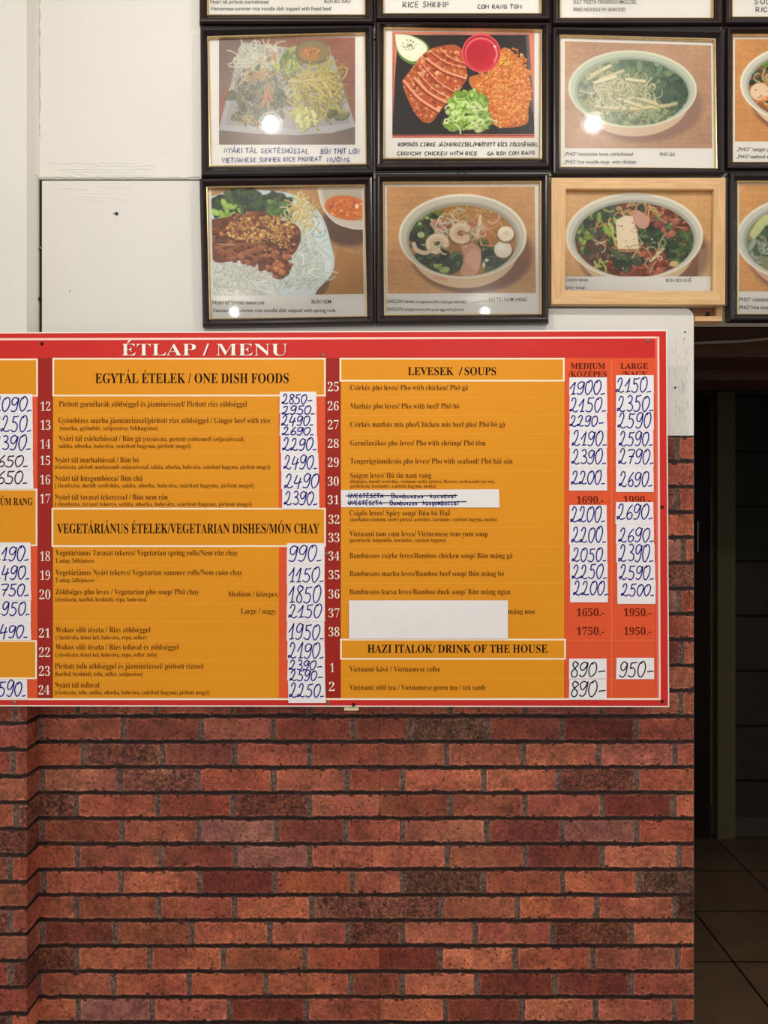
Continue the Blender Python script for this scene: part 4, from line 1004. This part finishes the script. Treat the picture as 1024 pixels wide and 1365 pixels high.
for (ya, yb, tx, a, c, y0, y1, it) in ((673, 700, '2200_', 761, 806.5, 676, 695.5, 32), (700, 726, '2200_', 762.5, 808, 702.3, 722.6, 33), (726, 750.5, '2050_', 763, 808, 730.5, 748, 34),
                                       (750.5, 773, '2250_', 763, 809, 752.8, 771, 35), (773, 803, '2200_', 764.6, 811, 775.3, 793, 36)):
    sticker(758.7 + (it - 32) * .3, 809 + (it - 32) * .4, ya, yb, [(tx, a, c, y0, y1)], '%s beside item %d' % (C3, it))
for (ya, yb, tx, a, c, y0, y1, it) in ((669, 699, '2690_', 823, 870, 671.5, 692, 32), (699, 725, '2690_', 825, 871.5, 704, 722, 33), (725, 750, '2390_', 825, 871, 726.6, 748, 34),
                                       (750, 773.5, '2590_', 826, 871.5, 753.8, 772, 35), (773.5, 805, '2500_', 828.5, 872, 778.5, 794, 36)):
    sticker(820.5 + (it - 32) * .6, 871.5 + (it - 32) * .7, ya, yb, [(tx, a, c, y0, y1)], '%s beside item %d' % (C4, it))
sticker(758.5, 809, 877.8, 904.8, [('890-', 762, 807, 882.6, 901.5)], C3 + ' beside the coffee line', 0, M_PENDK)
sticker(758.5, 809, 905.2, 932.3, [('890-', 762, 807.5, 907.5, 928)], C3 + ' beside the green tea line', 0, M_PENDK)
sticker(821.5, 872, 876.8, 905.3, [('950-', 826, 871.5, 881.8, 902)], C4 + ' beside the coffee line', 0, M_PENDK)
C5 = 'at the left edge'
for (x1, ya, yb, tx, c, y0, y1, wh) in ((43.3, 525, 551.5, '1090_', 42, 529.6, 548, 'topmost of the upper stack'), (43.5, 551.5, 577.5, '1250_', 41.5, 555, 575, 'second of the upper stack'), (44, 577.5, 603, '1390_', 41, 581, 599.5, 'third of the upper stack'),
                                        (44.2, 603, 626.5, '1650_', 36.5, 607, 622, 'fourth of the upper stack'), (44.5, 626.5, 652, '1650_', 36, 628, 644.5, 'lowest of the upper stack'),
                                        (41, 723, 750, '2190_', 38.5, 728, 747, 'topmost of the lower stack'), (41, 750, 775, '2490_', 39, 754.5, 772, 'second of the lower stack'), (41.3, 775, 800.5, '2750_', 38, 778, 794, 'third of the lower stack'),
                                        (41.3, 800.5, 830, '2950_', 39, 803, 820, 'fourth of the lower stack'), (41.3, 830, 853.3, '2490_', 36.5, 833, 850, 'lowest of the lower stack'), (36.5, 905.5, 932, '2590_', 34, 908, 928, 'alone beside item 24')):
    sticker(x1 - 52, x1, ya, yb, [(tx, c - 49, c, y0, y1)], wh + ' ' + C5, .2, M_PENDK if c < 37 and y0 < 700 else M_PEN, 1.7)

o = thing('paper_strip', P(560, 676.5, YS), 'white paper strip with two struck-out handwritten lines beside item 31', 'paper strip')
b = MB(); b.prism([(P(x, y, YS)[0], P(x, y, YS)[2]) for x, y in ((454.5, 653.2), (454.8, 676.2), (666, 676.5), (665.3, 652.2))], YS - .0003, YS, M_PAPER2); b.build('paper', o)
b = MB()
pen(b, 'ÜVEGTÉSZTA', 465, 511, 663.7, 5.6, YS - .0005, M_PEN, 1.5, .05, .03, False); pen(b, 'Bambuszos', 522, 564, 663.7, 5.8, YS - .0005, M_PEN, 1.25, .05, .03); pen(b, 'kacsával', 574, 607, 663.7, 5.8, YS - .0005, M_PEN, 1.25, .05, .03)
pen(b, 'ÜVEGTÉSZTA', 465, 509, 673, 5.4, YS - .0005, M_PEN, 1.5, .05, .03, False); pen(b, 'Bambuszos', 520, 556, 673, 5.6, YS - .0005, M_PEN, 1.25, .05, .03); pen(b, 'húsgombóccal', 564, 611, 673, 5.6, YS - .0005, M_PEN, 1.25, .05, .03)
ribbon(b, [(461, 661), (500, 660.6), (560, 661), (610, 660.4)], 1.3, YS - .00055, M_PENDK); ribbon(b, [(463, 670.8), (520, 670), (570, 669.6), (622, 668.6)], 1.3, YS - .00055, M_PENDK)
b.build('handwriting', o)
o = thing('blank_paper', P(570, 851, YS), 'blank white paper pasted over items 37 and 38', 'paper')
b = MB(); nx, ny = 24, 7; g = []
for jy in range(ny + 1):
    for ix in range(nx + 1):
        px_ = 465.3 + (677.2 - 465.3) * ix / nx; py_ = 800.3 + 51 * jy / ny
        yy_ = YS - .0006 - .0007 * (math.sin(ix * .55 + jy * .8) * .5 + .5) * math.sin(math.pi * ix / nx) * math.sin(math.pi * jy / ny)
        g.append(P(px_, py_, yy_))
b.mesh(g, [(j * (nx + 1) + i, (j + 1) * (nx + 1) + i, (j + 1) * (nx + 1) + i + 1, j * (nx + 1) + i + 1) for j in range(ny) for i in range(nx)], M_PAPER2)
b.build('paper', o, True)

# ------------------------------------------------------------------ framed photos
GRP = 'framed dish photos on the wall'
YFR, YLIP, YGL, YPH = -0.021, -0.0115, -0.0085, -0.0062


def lerp(a, b, t): return tuple(x + (y - x) * t for x, y in zip(a, b))


def ring(mb, A, B, prof, mh, mv):
    """A outer corners, B inner corners (TL, TR, BR, BL as world x, z); prof: list of (t, y)"""
    for (t0, y0), (t1, y1) in zip(prof[:-1], prof[1:]):
        for i in range(4):
            j = (i + 1) % 4
            a0, a1 = lerp(A[i], B[i], t0), lerp(A[j], B[j], t0); b0, b1 = lerp(A[i], B[i], t1), lerp(A[j], B[j], t1)
            mb.poly([(a0[0], y0, a0[1]), (b0[0], y1, b0[1]), (b1[0], y1, b1[1]), (a1[0], y0, a1[1])][::-1], mh if i % 2 == 0 else mv)


def frame(label, outer, inner, photo, pic, caps, wood=False, fm=None, hook=False, pin=None):
    fm = fm or M_FRAME
    A = [(P(x, y, -.018)[0], P(x, y, -.018)[2]) for x, y in outer]; B = [(P(x, y, YLIP)[0], P(x, y, YLIP)[2]) for x, y in inner]
    o = thing('picture_frame', ((A[2][0] + A[3][0]) / 2, -.002, min(A[2][1], A[3][1])), label, 'picture frame', GRP)
    b = MB()
    if wood:
        ring(b, A, B, [(0, -.002), (0, -.0165), (.03, -.0175), (.94, -.0175), (1, -.0165), (1, -.004)], M_PINEH, M_PINEV)
    else:
        ring(b, A, B, [(0, -.002), (0, -.012), (.05, -.0165), (.16, -.0200), (.3, -.0210), (.45, -.0200), (.62, -.0165), (.76, -.0135), (.80, -.0125), (.84, -.0125)], fm, fm)
    b.build('moulding', o)
    if not wood:
        b = MB(); ring(b, A, B, [(.84, -.0118), (.87, -.0138), (.95, -.0130), (1.0, -.0115), (1.0, -.004)], M_GILT, M_GILT); b.build('gilt_lip', o)
    b = MB(); C = [lerp(A[i], B[i], .99) for i in range(4)]
    b.poly([(x, YGL, z) for x, z in C][::-1], M_GLASS); b.build('glass_pane', o)
    b = MB(); b.prism([lerp(A[i], B[i], .97) for i in (3, 2, 1, 0)][::-1], YPH + .0002, -.0035, M_SHEET); sh = b.build('print_sheet', o)
    if pic is not None:
        (ax, ay), (bx, by), (cx, cy), (dx, dy) = photo
        im = pic.out() if pic.r >= 2 else pic.A; h, w = im.shape[:2]
        u, v = np.meshgrid(np.linspace(0, 1, w), np.linspace(0, 1, h))
        px_ = (ax * (1 - u) + bx * u) * (1 - v) + (dx * (1 - u) + cx * u) * v; py_ = (ay * (1 - u) + by * u) * (1 - v) + (dy * (1 - u) + cy * u) * v
        k = (D + YPH) / F
        grid_obj('food_photo', np.stack([(px_ - 512) * k, np.full_like(px_, YPH), ZC - (py_ - 682.5) * k], -1), im, M_PHOTO, sh)
    if caps:
        for c in caps:
            b = MB()
            if c[0] == 'strip': b.poly([P(x, y, YPH - .0001) for x, y in c[1]], M_SHEET); b.build('caption_strip', sh); continue
            kind, s, x0, x1, bl, cap, m = c[:7]
            if kind == 'type': text(b, s, x0, bl, cap, YPH - .0002, m, x1, style='sans', off=.006, res=3)
            else: pen(b, s, x0, x1, bl, cap, YPH - .0002, m, 1.15, .06, .05, False, c[7] if len(c) > 7 else 0)
            b.build('caption', sh)
    if hook:
        b = MB(); hx_, hy_ = hook
        b.tube([P(hx_ - 5, hy_ + 5, -.010), P(hx_ - 1.5, hy_, -.010), P(hx_ + 1.5, hy_, -.010), P(hx_ + 5, hy_ + 5, -.010)], .0009, M_BLACKM, 6); b.build('hanging_loop', o)
    for q in (pin or []):
        b = MB(); c = P(q[0], q[1], -.020); b.cyl((c[0], -.020, c[2]), 'y', .0012, .0016, .008, M_METAL, 10); b.build('corner_pin', o)
    return o


R4 = lambda x0, y0, x1, y1: [(x0, y0), (x1, y0), (x1, y1), (x0, y1)]
T_, B_, K_ = M_TYPE, M_PENBL, M_PENBK
# middle row
frame('black frame with a hazy photo of noodles, herbs and sauce on a grey square plate', [(266, 35.5), (497.6, 33.5), (498, 233), (267.5, 236)], [(278.3, 51), (485.5, 45), (487.3, 217.5), (281.3, 220.5)],
      [(292, 52.5), (473.5, 49.5), (473.5, 192.7), (292, 192.7)], pic_summer_pork(),
      [('pen', 'NYÁRI TÁL SERTÉSHÚSSAL', 299, 411, 203.5, 6.2, B_, -1), ('pen', 'BÚN THỊT LỢN', 428, 479, 205, 6.8, B_), ('pen', 'VIETNAMESE SUMMER RICE PIGMEAT', 296, 429, 216.5, 5.8, B_, 2), ('pen', 'NƯỚNG', 436, 466, 216, 5.8, B_)], fm=M_FRAMEB)
frame('dark frame with a photo of sliced crispy chicken, fried rice and red sauce', [(500.3, 32), (734, 30), (734.3, 224.5), (500.3, 226)], [(513.5, 37.5), (720.3, 41), (720, 210), (512.5, 210)],
      [(523, 42), (712.5, 44), (712.5, 184), (523, 184)], pic_chicken(),
      [('pen', 'ROPOGÓS CSIRKE JÁZMINRIZZSEL/PIRÍTOTT RÍZS ZÖLDSÉGGEL', 531, 717, 195, 5, K_, 0), ('pen', 'CRUNCHY CHICKEN WITH RICE', 530, 636, 207, 5, K_), ('pen', 'GA RON COM RANG', 650, 713, 207.2, 5, K_, 1.5)], pin=[(499.3, 50)])
frame('black frame with a pale chicken noodle soup photo, captioned PHO GA', [(735.8, 35.5), (965.6, 38), (966.8, 232), (736, 233.6)], [(747.5, 48), (952, 54), (954.3, 224), (748, 222)],
      [(753, 55), (948, 60.5), (949.5, 197.5), (753, 197.5)], pic_pho_chicken(),
      [('type', '„PHO”rizstésztás leves csírkehússal', 751.5, 844, 207.5, 4.6, T_), ('type', 'PHO GA', 880, 900, 208, 4.6, T_), ('type', '„PHO”rice noodle soup  with chicken', 751.5, 848, 218, 4.6, T_)], fm=M_FRAMEB)
frame('dark frame at the right edge with a seafood soup photo, above the other right-edge frame', R4(968.3, 36, 1198, 226), R4(977.5, 47, 1187, 215.5),
      R4(980, 52, 1175, 188.5), pic_seafood_pho(),
      [('type', '„PHO” tenger gyümölcsös leves', 982, 1070, 201.3, 4.7, T_), ('type', '„PHO”seafood soup', 982, 1034, 211, 4.7, T_)])
# lower row
frame('dark frame with a photo of spring rolls on noodles, captioned BUN NEM', [(265, 237), (497.8, 235), (499.5, 432), (269.5, 435.5)], [(277, 251), (484.3, 248), (488, 420.5), (281, 424)],
      [(281.5, 252), (483, 251), (485, 391.8), (284.5, 394.5)], pic_spring_roll_noodles(),
      [('type', 'Nyári tál tavaszi tekercsel', 283.5, 352, 405.5, 4.8, T_), ('type', 'BUN NEM', 415.5, 441.5, 404.5, 4.8, T_), ('type', 'Vietnamese summer rice noodle dish topped with spring rolls', 283.5, 447.5, 416, 4.8, T_)])
frame('dark brown frame with a bowl of shrimp and egg soup, captioned SAIGON', [(500.8, 231), (732.3, 230.8), (732.2, 429.8), (500.8, 432)], [(512, 244.5), (719.7, 243), (720, 417.5), (514, 419)],
      [(515.5, 249), (713, 248.5), (714.5, 390.5), (516.8, 391.5)], pic_saigon(),
      [('type', 'SAIGON leves', 515.8, 552, 404, 4.8, T_), ('type', '(üvegtészta,főtt tojás,garnélarák)', 554, 621, 404, 3.8, T_), ('type', 'HỦ TÍU NAM VANG', 652, 702, 401.5, 4.8, T_), ('type', 'SAIGON soup', 515.8, 551, 414.3, 4.8, T_), ('type', '(vermicelli,quail egg,pork,prawn)', 552, 619, 414.3, 3.8, T_)], hook=(615.5, 226.5), pin=[(733.6, 233)])
frame('light pine frame with a spicy beef and tofu soup photo', [(735.3, 236.5), (968, 236.5), (967.3, 406.2), (735.3, 405.3)], [(754, 253.5), (950.3, 254), (949, 389), (752.5, 388.5)],
      [(754, 254), (950.3, 254.3), (950, 389.4), (752.8, 389.4)], pic_bun_bo_hue(),
      [('strip', [(751.5, 368.5), (950, 368.5), (950, 390), (751.5, 390)]), ('type', 'Csípős leves', 752.6, 784, 375, 4.4, T_), ('type', 'BÚN BÒ HUẾ', 888, 922, 376, 4.4, T_), ('type', 'Spicy soup', 752.6, 780, 385, 4.4, T_)], wood=True)
frame('dark frame at the right edge with a greenish soup photo, next to the pine frame', R4(972, 229.5, 1200, 428), R4(984, 243, 1188, 418),
      R4(985.5, 246, 1180, 388.5), pic_beef_pho(),
      [('type', '„PHO” rizstésztás leves marhahússal', 983, 1078, 401.5, 4.8, T_), ('type', '„PHO”rice noodle soup with beef', 983, 1074, 412, 4.8, T_)], fm=M_FRAMEB)
# top row, only the lower edges show
frame('leftmost frame of the top row, only its caption ending in freed beef showing', R4(265, -166, 499, 31.7), R4(278, -152, 485.5, 19), R4(283, -148, 481, -8), pic_any(41, (150, 90, 50), (120, 70, 44)),
      [('type', 'Nyári tál pirított marhahússal', 280.5, 358, 4.6, 4.8, T_), ('type', 'BUN BO XAO', 432.5, 467.5, 4, 4.8, T_), ('type', 'Vietnamese summer rice noodle dish topped with freed beef', 280.5, 442, 13.7, 4.8, T_)])
frame('second frame of the top row with handwritten caption RICE SHRIMP', R4(500.5, -166, 734.3, 27), R4(512, -152, 720, 17.5), R4(517, -148, 715, -6), pic_any(42, (210, 140, 60), (230, 170, 120)),
      [('pen', 'RICE SHRIMP', 537, 597.5, 9.5, 7, K_), ('pen', 'COM RANG TOM', 637, 695, 11.5, 5.5, K_)])
frame('third frame of the top row with printed caption FRIED NOODLE', R4(736, -166, 964, 33), R4(747.5, -152, 949, 23.5), R4(752, -148, 944, -5), pic_any(43, (200, 150, 80), (220, 180, 120)),
      [('type', 'SÜLT TÉSZTA TENGERGYÜMÖLCSEL', 764.5, 849, 4.8, 4.6, T_), ('type', 'FRIED NOODLE W/ SEAFOOD', 764.5, 834, 15, 4.6, T_)])
frame('rightmost frame of the top row, only a corner of a handwritten caption showing', R4(966, -166, 1198, 32.5), R4(977, -152, 1187, 22), R4(982, -148, 1182, -6), pic_any(44, (180, 120, 60), (200, 150, 90)),
      [('pen', 'SÜLT RIZS', 1006, 1070, 5, 6, K_), ('pen', 'RICE', 1008, 1030, 15.5, 6, K_)])

# ------------------------------------------------------------------ bits around the doorway
o = thing('wooden_batten', P(944, 428, -.001), 'short light wooden batten box under the pine frame, beside the doorway top', 'wooden batten')
q = lambda x, y, d=0.0: P(x, y, d)
b = MB(); x0, _, z1 = q(926.5, 409); x1, _, z0 = q(955, 421)
b.box(x0, x1, .012, .03, z0, z1, mat('brown_wood', (146, 96, 60), .6, .2, 12, .05, 60, .3, 0, (2, 8, 14)))
b.cyl((q(947, 416)[0], .009, q(947, 417)[2]), 'y', .004, .005, .004, M_BEAM, 12); b.build('back_board', o)
b = MB(); b.box(q(926.5, 0)[0], q(963, 0)[0], 0, .03, q(0, 428)[2], q(0, 421.5)[2], M_PINEH); b.box(q(955.5, 0)[0], q(963, 0)[0], 0, .03, q(0, 421.2)[2], q(0, 409)[2], M_PINEV); b.build('lip_strip', o)
b = MB(); b.tube([P(900 + i * 12, 457.5 - (i * 12 / 150) ** 2 * 9 + .3 * math.sin(i), .19) for i in range(22)], .0035, mat('grey_cable', (110, 96, 80), .5, .1, 40), 8)
tag(b.build('cable'), 'thin grey cable strung across the dark beam above the doorway', 'cable')

# ------------------------------------------------------------------ ceiling spotlights
M_HOUS = mat('lamp_housing', (220, 220, 216), .4, .03, 20)
M_LENS = bpy.data.materials.new('lamp_lens'); M_LENS.use_nodes = True
_b = M_LENS.node_tree.nodes['Principled BSDF']; _b.inputs['Emission Color'].default_value = (1, .94, .84, 1); _b.inputs['Emission Strength'].default_value = 30
_n = M_LENS.node_tree.nodes.new('ShaderNodeTexNoise'); _n.inputs['Scale'].default_value = 60; M_LENS.node_tree.links.new(_n.outputs['Fac'], _b.inputs['Roughness'])
from mathutils import Vector
for k, (x, y) in enumerate(LAMPS):
    ps = Vector((x, y, CEIL - .05)); aim = (Vector((x * .5, 0 if y > -2 else -.2, 1.55)) - ps).normalized()
    o = thing('ceiling_spotlight', (x, y, CEIL), ('small round ceiling spotlight whose reflection shines in the %s' % ('hazy pork noodle photo', 'PHO GA photo', 'spring roll photo caption', 'SAIGON soup caption')[k]), 'ceiling light', 'round ceiling spotlights')
    b = MB(); b.cyl((x, y, CEIL - .012), 'z', .05, .055, .012, M_HOUS, 28); b.build('mount', o)
    u = aim.orthogonal().normalized(); v = aim.cross(u); n = 28
    b = MB(); vs = []
    for r, d in ((.036, 0), (.036, -.045), (.02, -.06)):
        vs += [tuple(ps + u * r * math.cos(6.2832 * i / n) + v * r * math.sin(6.2832 * i / n) + aim * d) for i in range(n)]
    b.mesh(vs, [(a * n + i, a * n + (i + 1) % n, (a + 1) * n + (i + 1) % n, (a + 1) * n + i) for a in range(2) for i in range(n)] + [tuple(range(2 * n, 3 * n))], M_HOUS); b.build('lamp_head', o)
    b = MB(); b.poly([tuple(ps + u * .025 * math.cos(6.2832 * i / n) + v * .025 * math.sin(6.2832 * i / n) - aim * .003) for i in range(n)], M_LENS); b.build('lens', o)
    L = bpy.data.lights.new('spot_bulb', 'AREA'); L.shape = 'DISK'; L.size = .046; L.energy = LAMP_W * (1 if y > -2 else 1.6); L.color = (1, .95, .88)
    lo = bpy.data.objects.new('spot_bulb', L); COL.objects.link(lo); lo.location = ps + aim * .004
    lo.rotation_euler = aim.to_track_quat('-Z', 'Y').to_euler(); lo.parent = o; lo.matrix_parent_inverse = o.matrix_world.inverted()

bpy.data.objects.remove(_ob); bpy.data.curves.remove(_cu)
